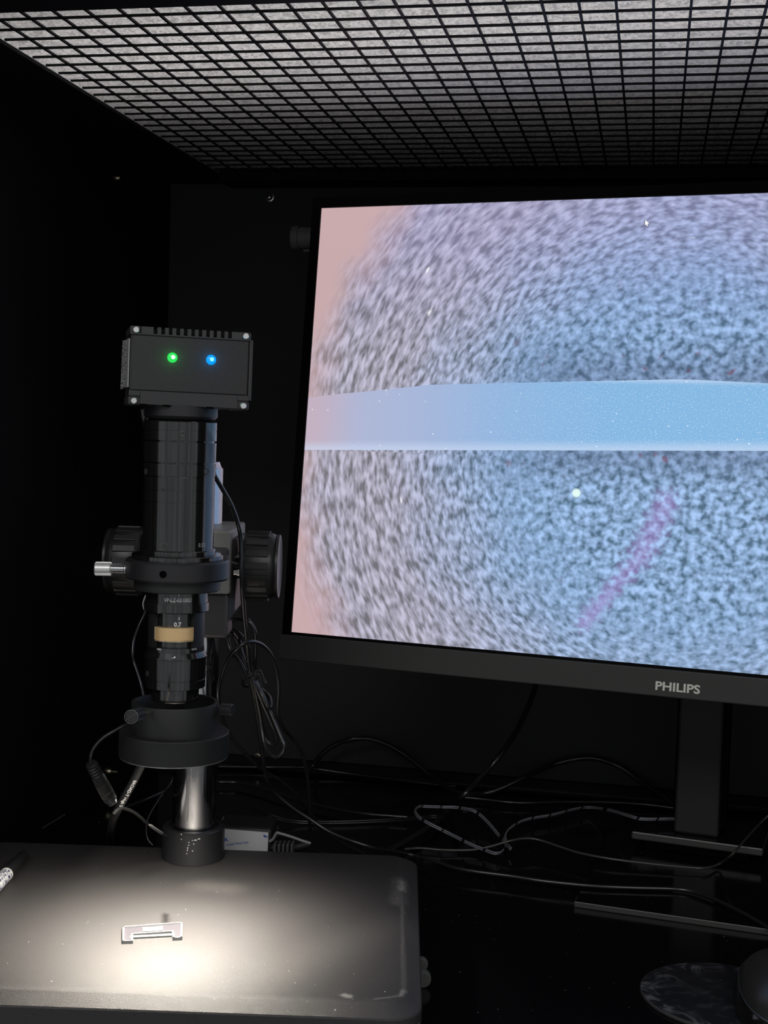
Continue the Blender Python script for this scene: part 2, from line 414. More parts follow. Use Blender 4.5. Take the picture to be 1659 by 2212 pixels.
# screen: three polygons
bt = [(655, 859), (730, 851), (800, 845), (930, 831), (1100, 827), (1460, 819.5), (1505, 820.5), (1659, 828)]
BT = [scr(*q) for q in bt]; BT[0] = (0, BT[0][1]); BT += [(SW*.8, BT[-1][1]-.006), (SW, BT[-1][1]-.02)]
bb0 = scr(650, 971.5)[1]; bb1 = scr(1659, 974)[1]
sl = (bb1-bb0)/(scr(1659, 974)[0]-0)
BBt = [(0, bb0), (SW, bb0+sl*SW)]
def poly_screen(name, loops, mats, mids):
    vs = []; fs = []; uvs = []
    for L in loops:
        k = len(vs); vs += [sp(a, b_, 0.0) for a, b_ in L]; uvs += L; fs.append(tuple(range(k, k+len(L))))
    c = sp(SW/2, SH/2); me = bpy.data.meshes.new(name); me.from_pydata([tuple(q-c) for q in vs], [], fs)
    ul = me.uv_layers.new(name='UVMap')
    for p in me.polygons:
        p.material_index = mids[p.index]
        for li in p.loop_indices: ul.data[li].uv = uvs[me.loops[li].vertex_index]
    me.update()
    if me.polygons[0].normal.dot(NM) < 0: me.flip_normals()
    o = obj(name, c, mats, mon, mesh=me); return o
def lin(r, g_, b_): return tuple((c/255/12.92 if c <= 10 else ((c/255+.055)/1.055)**2.4) for c in (r, g_, b_))
def screen_mat():
    m, nt, bs = nmat('screen_grain'); g = G(nt); vec, x, y, _ = g.uv('UV')
    cx, cy = scr(1480, 1000)
    dx = g.m('SUBTRACT', x, cx); dy = g.m('SUBTRACT', y, cy)
    d = g.m('SQRT', g.m('ADD', g.m('MULTIPLY', dx, dx), g.m('MULTIPLY', dy, dy)))
    an = g.m('ARCTAN2', dy, dx)
    pol = g.comb(g.m('MULTIPLY', d, 310), g.m('MULTIPLY', an, 21), 0)
    npol = g.noise(pol, 1, 1.5, .55)
    vx = g.comb(g.m('MULTIPLY', x, 205), g.m('MULTIPLY', y, 205), 0)
    niso = g.noise(vx, 1, 1.6, .5, .1)
    rnear = g.ss(d, .07, .16)
    n = g.m('ADD', g.m('MULTIPLY', npol, rnear), g.m('MULTIPLY', niso, g.m('SUBTRACT', 1, rnear)))
    big = g.noise(g.comb(g.m('MULTIPLY', x, 28), g.m('MULTIPLY', y, 28), 3), 1, 2)
    # edge of the field: beyond it the flat pink
    R0 = max(math.hypot(scr(720, 650)[0]-cx, scr(720, 650)[1]-cy), .1)
    dn = g.m('ADD', d, g.m('MULTIPLY', g.m('SUBTRACT', big, .5), .03))
    field = g.ss(dn, R0+.012, R0-.028)
    k = g.m('MULTIPLY', g.m('SUBTRACT', n, .5), 3.0)
    k = g.m('ADD', k, .5, clamp=True)
    far = g.ss(dn, .10, .22)
    lo = g.mix(far, lin(72, 104, 130), lin(114, 112, 120)); hi = g.mix(far, lin(166, 200, 246), lin(198, 194, 216))
    top = g.ss(y, SH*.85, SH*1.05)
    col = g.mix(k, lo, hi)
    # violet veil with height and radius
    col = g.mix(g.m('MULTIPLY', g.ss(y, SH*.62, SH), .30), col, lin(160, 155, 215))
    redn = g.ss(g.noise(g.comb(g.m('MULTIPLY', x, 110), g.m('MULTIPLY', y, 110), 9), 1, 1), .66, .76)
    yb = (BT[5][1]); yb2 = bb0
    yl = g.m('SUBTRACT', y, g.m('MULTIPLY', x, sl)); ym_ = (yb+yb2)/2
    nearb = g.m('ADD', g.m('MULTIPLY', g.ss(y, yb+.035, yb), g.m('GREATER_THAN', y, ym_)), g.m('MULTIPLY', g.ss(yl, yb2-.03, yb2-.002), g.m('LESS_THAN', y, ym_)))
    nearb = g.m('MULTIPLY', nearb, g.ss(x, .10, .2))
    col = g.mix(g.m('MULTIPLY', nearb, .45), col, lin(70, 85, 120))
    col = g.mix(g.m('MULTIPLY', redn, g.m('MULTIPLY_ADD', nearb, .6, .12)), col, lin(110, 55, 80))
    # purple streak
    def seg(A, B, wd):
        ax_, ay_ = A; bx, by = B; L = math.hypot(bx-ax_, by-ay_); ux, uy = (bx-ax_)/L, (by-ay_)/L
        px = g.m('SUBTRACT', x, ax_); py = g.m('SUBTRACT', y, ay_)
        t_ = g.m('ADD', g.m('MULTIPLY', px, ux), g.m('MULTIPLY', py, uy))
        t_ = g.m('MINIMUM', g.m('MAXIMUM', t_, 0), L)
        qx = g.m('SUBTRACT', px, g.m('MULTIPLY', t_, ux)); qy = g.m('SUBTRACT', py, g.m('MULTIPLY', t_, uy))
        dd = g.m('SQRT', g.m('ADD', g.m('MULTIPLY', qx, qx), g.m('MULTIPLY', qy, qy)))
        return g.ss(g.m('ADD', dd, g.m('MULTIPLY', g.m('SUBTRACT', n, .5), .022)), wd, 0)
    st = g.m('MAXIMUM', seg(scr(1440, 1085), scr(1385, 1200), .012), seg(scr(1385, 1200), scr(1262, 1345), .0085))
    col = g.mix(g.m('MULTIPLY', st, .38), col, lin(172, 130, 210))
    sx_, sy2_ = scr(1245, 1065); qx_ = g.m('SUBTRACT', x, sx_); qy_ = g.m('SUBTRACT', y, sy2_)
    spot = g.ss(g.m('SQRT', g.m('ADD', g.m('MULTIPLY', qx_, qx_), g.m('MULTIPLY', qy_, qy_))), .0036, .0018)
    col = g.mix(spot, col, lin(225, 250, 245))
    # sparkles on the left
    sk = g.m('MULTIPLY', g.ss(g.noise(pol, .55, 1), .74, .82), g.m('MULTIPLY', far, field))
    col = g.mix(sk, col, lin(245, 245, 250))
    pink = g.mix(g.noise(vec, 12, 2), lin(204, 168, 176), lin(196, 170, 166))
    out = g.mix(field, pink, col)
    bs.inputs['Base Color'].default_value = (.01, .01, .01, 1); bs.inputs['Roughness'].default_value = .35
    nt.links.new(out, bs.inputs['Emission Color']); bs.inputs['Emission Strength'].default_value = 1.0
    return m
def band_mat():
    m, nt, bs = nmat('screen_band'); g = G(nt); vec, x, y, _ = g.uv('UV')
    x1 = scr(1150, 900)[0]
    c = g.mix(g.ss(x, 0, .05), lin(194, 176, 192), lin(172, 182, 214))
    c = g.mix(g.ss(x, .04, .16), c, lin(146, 180, 222))
    c = g.mix(g.ss(x, .10, .24), c, lin(126, 180, 224))
    fine = g.noise(vec, 1100, 2, .6); wh = g.m('MULTIPLY', g.ss(fine, .55, .72), g.ss(x, .06, .2))
    c = g.mix(g.m('MULTIPLY', wh, .6), c, lin(220, 238, 250))
    yt = BT[5][1]
    ed = g.m('MAXIMUM', g.ss(g.m('SUBTRACT', y, g.m('MULTIPLY', x, sl)), bb0+.008, bb0), g.ss(y, yt-.004, yt))
    c = g.mix(g.m('MULTIPLY', ed, .55), c, lin(205, 220, 245))
    spk = g.m('MULTIPLY', g.ss(g.noise(vec, 420, 0), .84, .87), 1)
    c = g.mix(spk, c, lin(250, 250, 255))
    bs.inputs['Base Color'].default_value = (.01, .01, .01, 1); bs.inputs['Roughness'].default_value = .35
    nt.links.new(c, bs.inputs['Emission Color']); bs.inputs['Emission Strength'].default_value = 1.0
    return m
up = [(0, BT[0][1])]+BT[1:]+[(SW, SH), (0, SH)]
band = [(0, bb0), (SW, bb0+sl*SW)]+BT[::-1]
lowp = [(0, 0), (SW, 0), (SW, bb0+sl*SW), (0, bb0)]
so = poly_screen('screen', [up, band, lowp], [screen_mat(), band_mat()], [0, 1, 0])
# pointer arrow
ca_ = scr(1394, 475); s_ = .30e-3
arrow = [(0, 0), (0, -12.5), (2.9, -9.9), (5.0, -14.6), (7.2, -13.7), (5.1, -9.1), (9.2, -8.8)]
mpt = emis('pointer_white', (1, 1, 1), 1.0); mpk = emis('pointer_edge', lin(60, 60, 90), 1.0)
obj('pointer', MB().add([sp(ca_[0]+(a*1.0)*s_, ca_[1]+b_*s_, .0004) for a, b_ in arrow], [tuple(range(7))]), mpt, so)
ar2 = [((a-4)*1.35+4, (b_+7)*1.22-7) for a, b_ in arrow]
obj('pointer_outline', MB().add([sp(ca_[0]+a*s_, ca_[1]+b_*s_, .0002) for a, b_ in ar2], [tuple(range(7))]), mpk, so)
# housing
bzl, bzt, chh = .0068, .0075, .0172
mb = MB(); mbox(mb, -bzl, 0, -.002, SH+bzt, -.012, .0012); mbox(mb, 0, SW, SH, SH+bzt, -.012, .0012); mbox(mb, SW, SW+bzl, -.002, SH+bzt, -.012, .0012)
mbox(mb, 0, SW, -.002, 0, -.012, .0012)
obj('bezel', mb, MT['bezel'], mon)
mb = MB(); mbox(mb, -bzl-.0012, SW+bzl+.0012, -.002-chh, -.002, -.014, .0032); obj('lower_bezel', mb, MT['chin'], mon, bevel=.0008)
mb = MB(); mbox(mb, -bzl+.0006, SW+bzl-.0006, -.018, SH+bzt-.001, -.024, -.0125)
P8 = [sp(a, b_, k) for k in (-.052, -.024) for a, b_ in ((.08, .02), (SW-.08, .02), (SW-.08, SH-.05), (.08, SH-.05))]
mb.hexa([sp(a, b_, -.05) for a, b_ in ((.10, .04), (SW-.10, .04), (SW-.10, SH-.08), (.10, SH-.08))]+[sp(a, b_, -.024) for a, b_ in ((.03, .0), (SW-.03, .0), (SW-.03, SH-.02), (.03, SH-.02))])
obj('back_shell', mb, MT['neck'], mon, bevel=.001)
# logo lettering
l0 = scr(1418, 1484); l1 = scr(1514, 1484)
lc = ((l0[0]+l1[0])/2, -.002-chh/2+.0004)
lc = ((scr(1419, 1478)[0]+scr(1513, 1491)[0])/2, (scr(1419, 1478)[1]+scr(1513, 1491)[1])/2)
lw = scr(1514, 1490)[0]-scr(1418, 1478)[0]
text('brand_lettering', 'PHILIPS', sp(lc[0], lc[1], .0034), XM, UM, lw, .0056, MT['logo'], mon, .0002, bold=.028)
# stand
nz0 = .016
q0 = pz(1364, 1795, .0165); q1 = pz(1648, 1833, .0165)
dirb = (q1-q0); dirb.z = 0; bl_w = dirb.length; XB = dirb.normalized(); YBk = V((-XB.y, XB.x, 0))
if YBk.y < 0: YBk = -YBk
mb = MB(); mb.box((q0+q1)/2+YBk*.028-Z*.0030, (bl_w, .056, .0060), (XB, YBk, Z))
nf = obj('neck_foot', mb, [MT['bar_edge'], MT['desk']], mon, bevel=.0012)
for p in nf.data.polygons:
    if p.normal.z > .9: p.material_index = 1
s0 = pz(1240, 1945, .0045); s1 = pz(1659, 2005, .0045)
XS = (s1-s0); XS.z = 0; XS.normalize(); YS = V((-XS.y, XS.x, 0)); YS = YS if YS.y > 0 else -YS
mb = MB(); mb.prism([s0-Z*.0045, s0+XS*.26-Z*.0045, s0+XS*.26+YS*.215-Z*.0045, s0+YS*.215-Z*.0045], Z*.0040)
pl = obj('base_plate', mb, [MT['bar_edge'], MT['desk']], mon, bevel=.0006)
for p in pl.data.polygons:
    if p.normal.z > .9: p.material_index = 1
mb = MB(); mb.box((q0+q1)/2+YBk*.028-Z*.0085, (bl_w*.8, .05, .0060), (XB, YBk, Z)); obj('foot_spacer', mb, MT['hole'], mon)
DN = .965
na = pd(1465, 1700, DN); nb = pd(1556, 1700, DN)
nx = (na+nb)/2; wN = (nb-na).length*1.03
mb = MB()
cN = V((nx.x, nx.y, 0)); 
mb.box(cN+YBk*.0+Z*(.0165+.17), (wN, .018, .34), (XB, YBk, Z))
obj('stand_neck', mb, MT['neck'], mon, bevel=.002)
mb = MB(); mb.box(cN+YBk*.014+Z*(.0165+.17), (wN+.007, .012, .338), (XB, YBk, Z)); obj('neck_cover', mb, MT['bezel'], mon, bevel=.002)
mid = sp(0, SH*.5, -.05); kk = (cN-sp(0, SH*.5, -.05)).dot(XM)
hp = sp(kk, SH*.35, -.045); mb = MB(); mb.cyl(hp, V((cN.x, cN.y, hp.z))-YBk*.0, .03, 24); obj('tilt_hinge', mb, MT['neck'], mon, 35)

# ---------------------------------------------------------------- microscope
ZB = .030                                   # top of the microscope base
XA = 384.5
AXP = pd(384.5, 1190, .70); AX = V((AXP.x, .70, 0))
polec = pz(417, 1850, ZB); polec = V((polec.x, polec.y, ZB)); print('pole', polec, 'axis', AX)
S7 = pxm(.70)                               # metres per pixel at the lens axis
def zfront(y, r):                           # height of a point seen at row y on the front of a cylinder of radius r round the lens axis
    D = .70-r
    # find pixel column of the axis front at that row
    z = CAMZ
    x = XA+.028*(1190-y)
    return pd(x, y, D).z
mic = thing('digital_microscope', (polec.x, polec.y-.1, 0), 'black digital inspection microscope on a flat base with ring light and camera box', 'microscope')

# base plate
m, nt, b = nmat('speckled_grey_base'); g = G(nt); vec, x, y, z = g.uv('Object')
gr1 = g.noise(vec, 3000, 2, .6); bn = nt.nodes.new('ShaderNodeBump'); bn.inputs['Strength'].default_value = .55; bn.inputs['Distance'].default_value = .0005
nt.links.new(gr1, bn.inputs['Height']); nt.links.new(bn.outputs['Normal'], b.inputs['Normal'])
MATBASE = (m, nt, b, g, vec, x, y, z, gr1)
BX1 = pz(908, 2030, ZB-.0035).x; BY0 = pz(620, 2190, ZB-.0035).y; BY1 = pz(700, 1838, ZB).y+.006
BX0 = 2*polec.x-BX1; yb_ = .0
print('base', BX0, BX1, BY0, BY1)
def rrect(x0, x1, y0, y1, r, z, n=8):
    out = []
    for cx, cy, a in ((x1-r, y0+r, -90), (x1-r, y1-r, 0), (x0+r, y1-r, 90), (x0+r, y0+r, 180)):
        for i in range(n+1):
            t_ = math.radians(a+90*i/n); out.append(V((cx+r*math.cos(t_), cy+r*math.sin(t_), z)))
    return out
loops = [rrect(BX0, BX1, BY0, BY1, .016, .004), rrect(BX0, BX1, BY0, BY1, .016, ZB-.0048), rrect(BX0+.0006, BX1-.0006, BY0+.0006, BY1-.0006, .0155, ZB-.0040),
         rrect(BX0+.0088, BX1-.0088, BY0+.0085, BY1-.0088, .009, ZB-.0004), rrect(BX0+.0098, BX1-.0098, BY0+.0095, BY1-.0098, .0085, ZB)]
rotb = Matrix.Rotation(-.012, 3, 'Z'); cb = V(((BX0+BX1)/2, (BY0+BY1)/2, 0))
mb = MB(); n = len(loops[0]); vs = [cb+rotb@(q-cb) for L in loops for q in L]
fs = [tuple(range(n-1, -1, -1))]+[(k*n+i, k*n+(i+1) % n, (k+1)*n+(i+1) % n, (k+1)*n+i) for k in range(len(loops)-1) for i in range(n)]+[tuple(range((len(loops)-1)*n, len(loops)*n))]
mb.add(vs, fs)
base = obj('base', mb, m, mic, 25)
bc = WL[base.name]
# wear: scuffs along the right border and corner, dust specks; painted light by pole
def bl(px, py): q = pz(px, py, ZB)-bc; return q.x, q.y
def blob(A, B, wd, nz=.01, sc=90):
    ax_, ay_ = A; bx, by = B; L = max(math.hypot(bx-ax_, by-ay_), 1e-5); ux, uy = (bx-ax_)/L, (by-ay_)/L
    px = g.m('SUBTRACT', x, ax_); py = g.m('SUBTRACT', y, ay_)
    t_ = g.m('MINIMUM', g.m('MAXIMUM', g.m('ADD', g.m('MULTIPLY', px, ux), g.m('MULTIPLY', py, uy)), 0), L)
    qx = g.m('SUBTRACT', px, g.m('MULTIPLY', t_, ux)); qy = g.m('SUBTRACT', py, g.m('MULTIPLY', t_, uy))
    dd = g.m('SQRT', g.m('ADD', g.m('MULTIPLY', qx, qx), g.m('MULTIPLY', qy, qy)))
    return g.ss(g.m('ADD', dd, g.m('MULTIPLY', g.m('SUBTRACT', g.noise(vec, sc, 4, .7), .5), nz)), wd, 0)
scf_lit = g.m('MULTIPLY', blob(bl(867, 1905), bl(867, 1922), .005, .010, 500), .55)
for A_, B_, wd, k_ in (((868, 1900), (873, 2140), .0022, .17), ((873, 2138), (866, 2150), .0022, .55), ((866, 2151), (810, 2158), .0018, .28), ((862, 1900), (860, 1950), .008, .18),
                      ((752, 2152), (745, 2150), .0035, .8), ((440, 1912), (500, 1918), .016, .10), ((600, 2100), (850, 2000), .03, .05)):  # wide blob by the collar paints in light thrown back by the pole
    scf_lit = g.m('MAXIMUM', scf_lit, g.m('MULTIPLY', blob(bl(*A_), bl(*B_), wd, wd*1.6, 380), k_))
dust = g.ss(g.noise(vec, 700, 0), .865, .885)
dk = g.m('MULTIPLY', blob(bl(357, 1976), bl(358, 1994), .0035, .010, 700), .9)
basec = g.mix(gr1, (.020, .019, .020), (.062, .058, .058))
basec = g.mix(g.m('MULTIPLY', scf_lit, .8), basec, (.42, .40, .38)); basec = g.mix(g.m('MULTIPLY', dust, .9), basec, (.6, .6, .6)); basec = g.mix(dk, basec, (.002, .002, .002))
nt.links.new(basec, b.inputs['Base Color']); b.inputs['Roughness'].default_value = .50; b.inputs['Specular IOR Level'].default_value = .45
# feet of the base, one pair sticking out at the right
rf = 18.6*pxm(.70); f1 = pd(914, 2103, .712); f1 = V((f1.x, f1.y, rf))
obj('foot_disc', MB().cyl(f1, f1+V((0, .005, 0)), rf, 32), MT['foot'], mic, 35, bevel=.0005)
f2 = pd(910, 2085, .722); f2 = V((f2.x, f2.y, f2.z))
obj('foot_disc', MB().cyl(f2, f2+V((0, .004, 0)), 15*pxm(.72), 32), MT['foot'], mic, 35, bevel=.0005)
for xx, yy in ((BX0+.03, BY0+.03), (BX1-.03, BY0+.03), (BX1-.03, BY1-.03), (BX0+.03, BY1-.03)):
    obj('rubber_foot', MB().cyl((xx, yy, 0), (xx, yy, .006), .009, 20), MT['foot'], mic, 35)

# pole and collar
DP = polec.y; SP = pxm(DP)
rp = 47*SP
ptop = pd(480, 998, DP).z
prof = [(0, rp), (ptop-ZB-.004, rp), (ptop-ZB-.0025, rp-.0012), (ptop-ZB, rp-.0022), (ptop-ZB, 0)]
obj('pole', MB().lathe([(0.001, 0)]+prof, polec, Z, 72), MT['chrome'], mic, 30)
rc = 68*SP; hc = pd(417, 1802, DP-rc).z-ZB
mb = MB().lathe([(0.0002, rp), (0.0002, rc), (hc-.001, rc), (hc, rc-.001), (hc, rp*1.16), (hc-.0012, rp*1.12), (hc-.0012, rp*1.005), (0, rp*1.005)], polec, Z, 72)
col_ = obj('pole_collar', mb, MT['satin'], mic, 35)
# paint chips on the collar
mb = MB(); 
for px_, py_, wx, wy in ((399, 1803, 3, 3), (399, 1814, 2, 3), (416, 1820, 3, 2), (423, 1816, 2, 2), (430, 1815.5, 9, 1.8), (437, 1813.5, 7, 1.8), (426, 1823.5, 2, 2), (413.5, 1832, 2.4, 4), (413, 1837, 2.5, 2.5), (424, 1838.5, 2.6, 2.2), (416, 1826, 4, 1.4), (411.5, 1844, 1.6, 4)):
    zz = pd(px_, py_, DP-rc).z; th = math.asin(max(-1, min(1, (px_-416)*SP/rc)))
    cpt = V((polec.x+rc*math.sin(th), polec.y-rc*math.cos(th), zz)); tx = V((math.cos(th), math.sin(th), 0)); nn_ = V((math.sin(th), -math.cos(th), 0))
    pg_ = []
    for q_ in range(7):
        an_ = 2*PI*q_/7; rd = random.uniform(.32, .62); pg_.append(cpt+tx*(math.cos(an_)*wx*SP*rd)+Z*(math.sin(an_)*wy*SP*rd)-nn_*.0001)
    mb.prism(pg_, nn_*.00025)
obj('paint_chips', mb, MT['white'], mic)['kind'] = 'stuff'

# focusing block on the pole
FB = .785                                    # front plane depth of the block
def fbp(x, y, D=FB): return pd(x, y, D)
xr = fbp(498, 1200).x; xl = 2*polec.x-xr-.002
zt = fbp(480, 1146).z; zb_ = fbp(480, 1382).z; zstep = fbp(480, 1284).z
mb = MB(); mb.box(((xl+xr)/2, (FB+.865)/2, (zt+zstep)/2), (xr-xl, .865-FB, zt-zstep))
foc = obj('focus_block', mb, MT['block_face'], mic, bevel=.0015)
mb = MB(); y0_ = FB+.004; xrr = fbp(493, 1300, y0_).x
mb.box((xrr-.018, y0_+.0125, (zstep+zb_)/2), (.036, .025, zstep-zb_+.0)); obj('slide_plate', mb, MT['block'], foc, bevel=.002)
mb = MB(); mb.prism([V((xrr+.0002, y0_+.002, zt-.005)), V((xrr+.0034, y0_+.006, zt-.006)), V((xrr+.0034, y0_+.006, fbp(505, 1325).z)), V((xrr+.0002, y0_+.002, fbp(497, 1345).z))], V((0, .05, 0)))
obj('side_rail', mb, MT['block'], foc)
# arm from block to clamp ring
zc0, zc1 = zfront(1262, 112*S7), zfront(1217.6, 112*S7)
mb = MB(); mb.hexa([V((AX.x+.010, AX.y+.012, zc0)), V((AX.x+.0265, AX.y+.002, zc0)), V((xr-.001, FB+.001, zc0)), V((xl+.006, FB+.001, zc0)), V((AX.x+.010, AX.y+.012, zc1-.001)), V((AX.x+.0265, AX.y+.002, zc1-.001)), V((xr-.001, FB+.001, zc1-.001)), V((xl+.006, FB+.001, zc1-.001))])
obj('support_arm', mb, MT['satin'], foc, bevel=.002)
# focus knobs
DK = .80; zk = pd(565, 1222, DK).z; rk = 74*pxm(DK)
def focus_knob(x0, x1, sgn, zk=zk):
    a = V((x0, DK, zk)); L = abs(x1-x0); ax = V((sgn, 0, 0))
    k = obj('focus_knob', MB().lathe([(0, 0), (0, rk*.93), (.001, rk*.98), (.0022, rk), (L*.80, rk*.965), (L*.86, rk*.93), (L*.90, rk*.90), (L*.93, rk*.935), (L, rk*.925), (L, rk*.86), (L*.97, rk*.8), (L*.97, 0)], a, ax, 72), MT['knob'], mic, 30)
    r0 = None
    for i in range(17):
        th = 2*PI*i/17+.1
        e = V((0, math.cos(th), math.sin(th))); tt = V((0, -math.sin(th), math.cos(th)))
        mb = MB(); mb.box(a+ax*(L*.42)+e*(rk*.985), (L*.62, rk*.20, .0016), (V((1, 0, 0)), tt, e))
        obj('grip_rib', mb, MT['knob'], k, bevel=.0004)
    return k
kx0 = pd(526, 1222, DK).x; kx1 = pd(604, 1226, DK).x
focus_knob(kx0, kx1, 1)
lx0 = pd(312, 1205, DK).x; lx1 = pd(234, 1205, DK).x; focus_knob(lx0, lx1, -1, pd(280, 1211, DK).z)
mb = MB(); 
sx = fbp(505, 1230).x
mb.lathe([(0, 0), (0, .0082), (.0045, .0082), (.0045, .0048), (.014, .0048), (.014, 0)], V((sx-.002, DK, zk)), V((1, 0, 0)), 32)
obj('knob_shaft', mb, MT['gloss'], foc, 30)
mb = MB(); mb.cyl(pd(505, 1237, DK-.012), pd(516, 1237, DK-.012), .0016, 16); mb.cyl(pd(513, 1237, DK-.012), pd(521, 1238, DK-.012), .0021, 16); obj('stop_pin', mb, MT['steel'], foc, 30)
# left side stub of the shaft
mb = MB(); mb.cyl(V((xl+.002, DK, zk)), V((lx0, DK, pd(280, 1211, DK).z)), .005, 24); obj('knob_shaft', mb, MT['gloss'], foc, 30)

# clamp ring round the lens tube
def R(px): return px*S7
zA = lambda y, rpx: zfront(y, R(rpx))
mb = MB(); mb.lathe([(zc0, R(77)), (zc0, R(109)), (zc0+.001, R(112)), (zc1-.0012, R(112)), (zc1, R(108)), (zc1, R(77))], AX, Z, 96, close=True)
clamp = obj('clamp_ring', mb, MT['satin'], mic, 35)
hq = V((AX.x+R(-13), AX.y-R(112), zA(1242, 112)))
mb = MB(); mb.lathe([(-.001, R(7.6)), (.0003, R(7.6)), (.0003, 0)], hq+V((0, .0002, 0)), V((-.115, -1, 0)), 28); obj('screw_hole', mb, MT['hole'], clamp, 35)
zsc = zA(1229, 112)
a_ = pd(241, 1229, .70); b_ = pd(205.5, 1228.5, .70)
mb = MB(); mb.cyl(pd(274, 1229.5, .70), a_, R(11), 28)
for i in range(9): 
    q = pd(270-i*3.2, 1229.4, .70); mb.lathe([(0, R(11)), (.0002, R(12.6)), (.0005, R(11))], q, V((-1, 0, 0)), 28)
obj('clamp_screw', mb, MT['chrome'], clamp, 30)
def knurl(c, ax, L, r, n, depth, seg_per=2, cap=True):
    """a cylinder with n raised teeth along its side"""
    ax = V(ax).normalized(); e1 = ax.orthogonal().normalized(); e2 = ax.cross(e1); mbk = MB(); N = n*2; vs = []
    for t_, rr in ((0, r-depth), (L*.05, r), (L*.95, r), (L, r-depth)):
        for i in range(N*2):
            th = 2*PI*i/(N*2); rad = rr if (i//2) % 2 == 0 else rr-depth
            vs.append(V(c)+ax*t_+(e1*math.cos(th)+e2*math.sin(th))*rad)
    K = N*2; fs = [(k*K+i, k*K+(i+1) % K, (k+1)*K+(i+1) % K, (k+1)*K+i) for k in range(3) for i in range(K)]
    fs += [tuple(range(K-1, -1, -1)), tuple(range(3*K, 4*K))]
    return mbk.add(vs, fs)
obj('screw_knob', knurl(a_, b_-a_, (b_-a_).length, R(15), 30, .0004), MT['silver'], clamp)

# lens tube: profile from photo rows (row seen on the front, radius in px)
def prof_rows(rows): return [(zfront(y, R(r)), R(r)) for y, r in rows]
tube_rows = [(1192, 76), (1087.6, 76), (1087.4, 74.6), (1086, 74.6), (1085.8, 76), (1061.6, 76), (1061.4, 74.6), (1060.2, 74.6), (1060, 75.6), (1032.4, 76), (1032, 74.4), (1030.4, 74.4), (1030, 77), (1003.5, 77.4), (1003, 74), (1000.6, 74), (1000, 77.6), (956, 77.9), (955.6, 73), (952.4, 73), (952, 77.9), (931, 78), (930.8, 76.8), (929.8, 76.8), (929.6, 78), (911.5, 78), (909.5, 76.5), (908, 70), (906, 66), (902, 66), (898, 60)]
pr = [(zfront(1192, R(76)), 0.0005)]+prof_rows(tube_rows)+[(zfront(898, R(60)), .0005)]
lens = obj('lens_tube', MB().lathe(pr, AX, Z, 128), MT['gloss'], mic, 20)
pr = [(zfront(905, R(78))-.0004, R(60))]+prof_rows([(905, 73), (899, 78.5), (884, 78.5)])+[(zfront(876, R(78)), R(78.5)), (zfront(876, R(78)), .0005)]
obj('camera_flange', MB().lathe(pr, AX, Z, 96), MT['satin'], mic, 25)
# flange discs on clamp
pr = [(zc1-.003, .0005), (zc1-.003, R(99)), (zfront(1207, R(99)), R(99)), (zfront(1205.6, R(99)), R(97.6)), (zfront(1205.6, R(99)), R(82)), (zfront(1194, R(82)), R(82)), (zfront(1192.6, R(82)), R(80.6)), (zfront(1192.6, R(82)), .0005)]
obj('seat_ring', MB().lathe(pr, AX, Z, 96), MT['gloss'], lens, 25)
pr = [(zc0+.002, .0005), (zc0+.002, R(93)), (zfront(1282.5, R(93)), R(93)), (zfront(1284.5, R(92)), R(91)), (zfront(1284.5, R(91)), .0005)]
obj('lock_ring', MB().lathe(pr, AX, Z, 96), MT['ring'], lens, 25)
# zoom body
pr = [(zfront(1280, R(67)), .0005), (zfront(1280, R(67)), R(67))]+prof_rows([(1307, 67), (1307.5, 69), (1325.5, 69), (1327, 67.5)])+[(zfront(1327, R(67.5)), R(40)), (zfront(1327, R(67.5)), .0005)]
obj('zoom_collar', MB().lathe(pr, AX, Z, 96), MT['gloss'], lens, 25)
zt1, zt0 = zfront(1322, R(60)), zfront(1412, R(60))
AW = math.radians(43)
# shell with the front cut away between -AW and +AW (angle 0 = towards the viewer)
off = math.radians(3)
mb = MB(); mb.lathe([(zt0, R(52)), (zt0, R(60.5)), (zt1, R(60.5)), (zt1, R(52))], AX, Z, 80, a0=AW+off, a1=2*PI-AW+off, close=True)
obj('zoom_shell', mb, MT['satin'], lens, 30)
# rounded window corners
mb = MB()
for sgn in (-1, 1):
    for zc_, dz in ((zt0, 1), (zt1, -1)):
        for k in range(5):
            w_ = R(3.2)*(5-k)**1.0*.8; zz = zc_+dz*(k*R(2.2)+R(1.1))
            th0 = off+sgn*AW; th1 = off+sgn*(AW-w_/R(60))
            mb.lathe([(zz-R(1.1), R(53)), (zz-R(1.1), R(60.4)), (zz+R(1.1), R(60.4)), (zz+R(1.1), R(53))], AX, Z, 4, a0=min(th0, th1), a1=max(th0, th1), close=True)
obj('window_corner', mb, MT['gloss'], lens)
mb = MB(); mb.lathe([(zt0-.002, .0005), (zt0-.002, R(50)), (zt1+.002, R(50)), (zt1+.002, .0005)], AX, Z, 80); obj('zoom_core', mb, MT['gloss'], lens, 25)
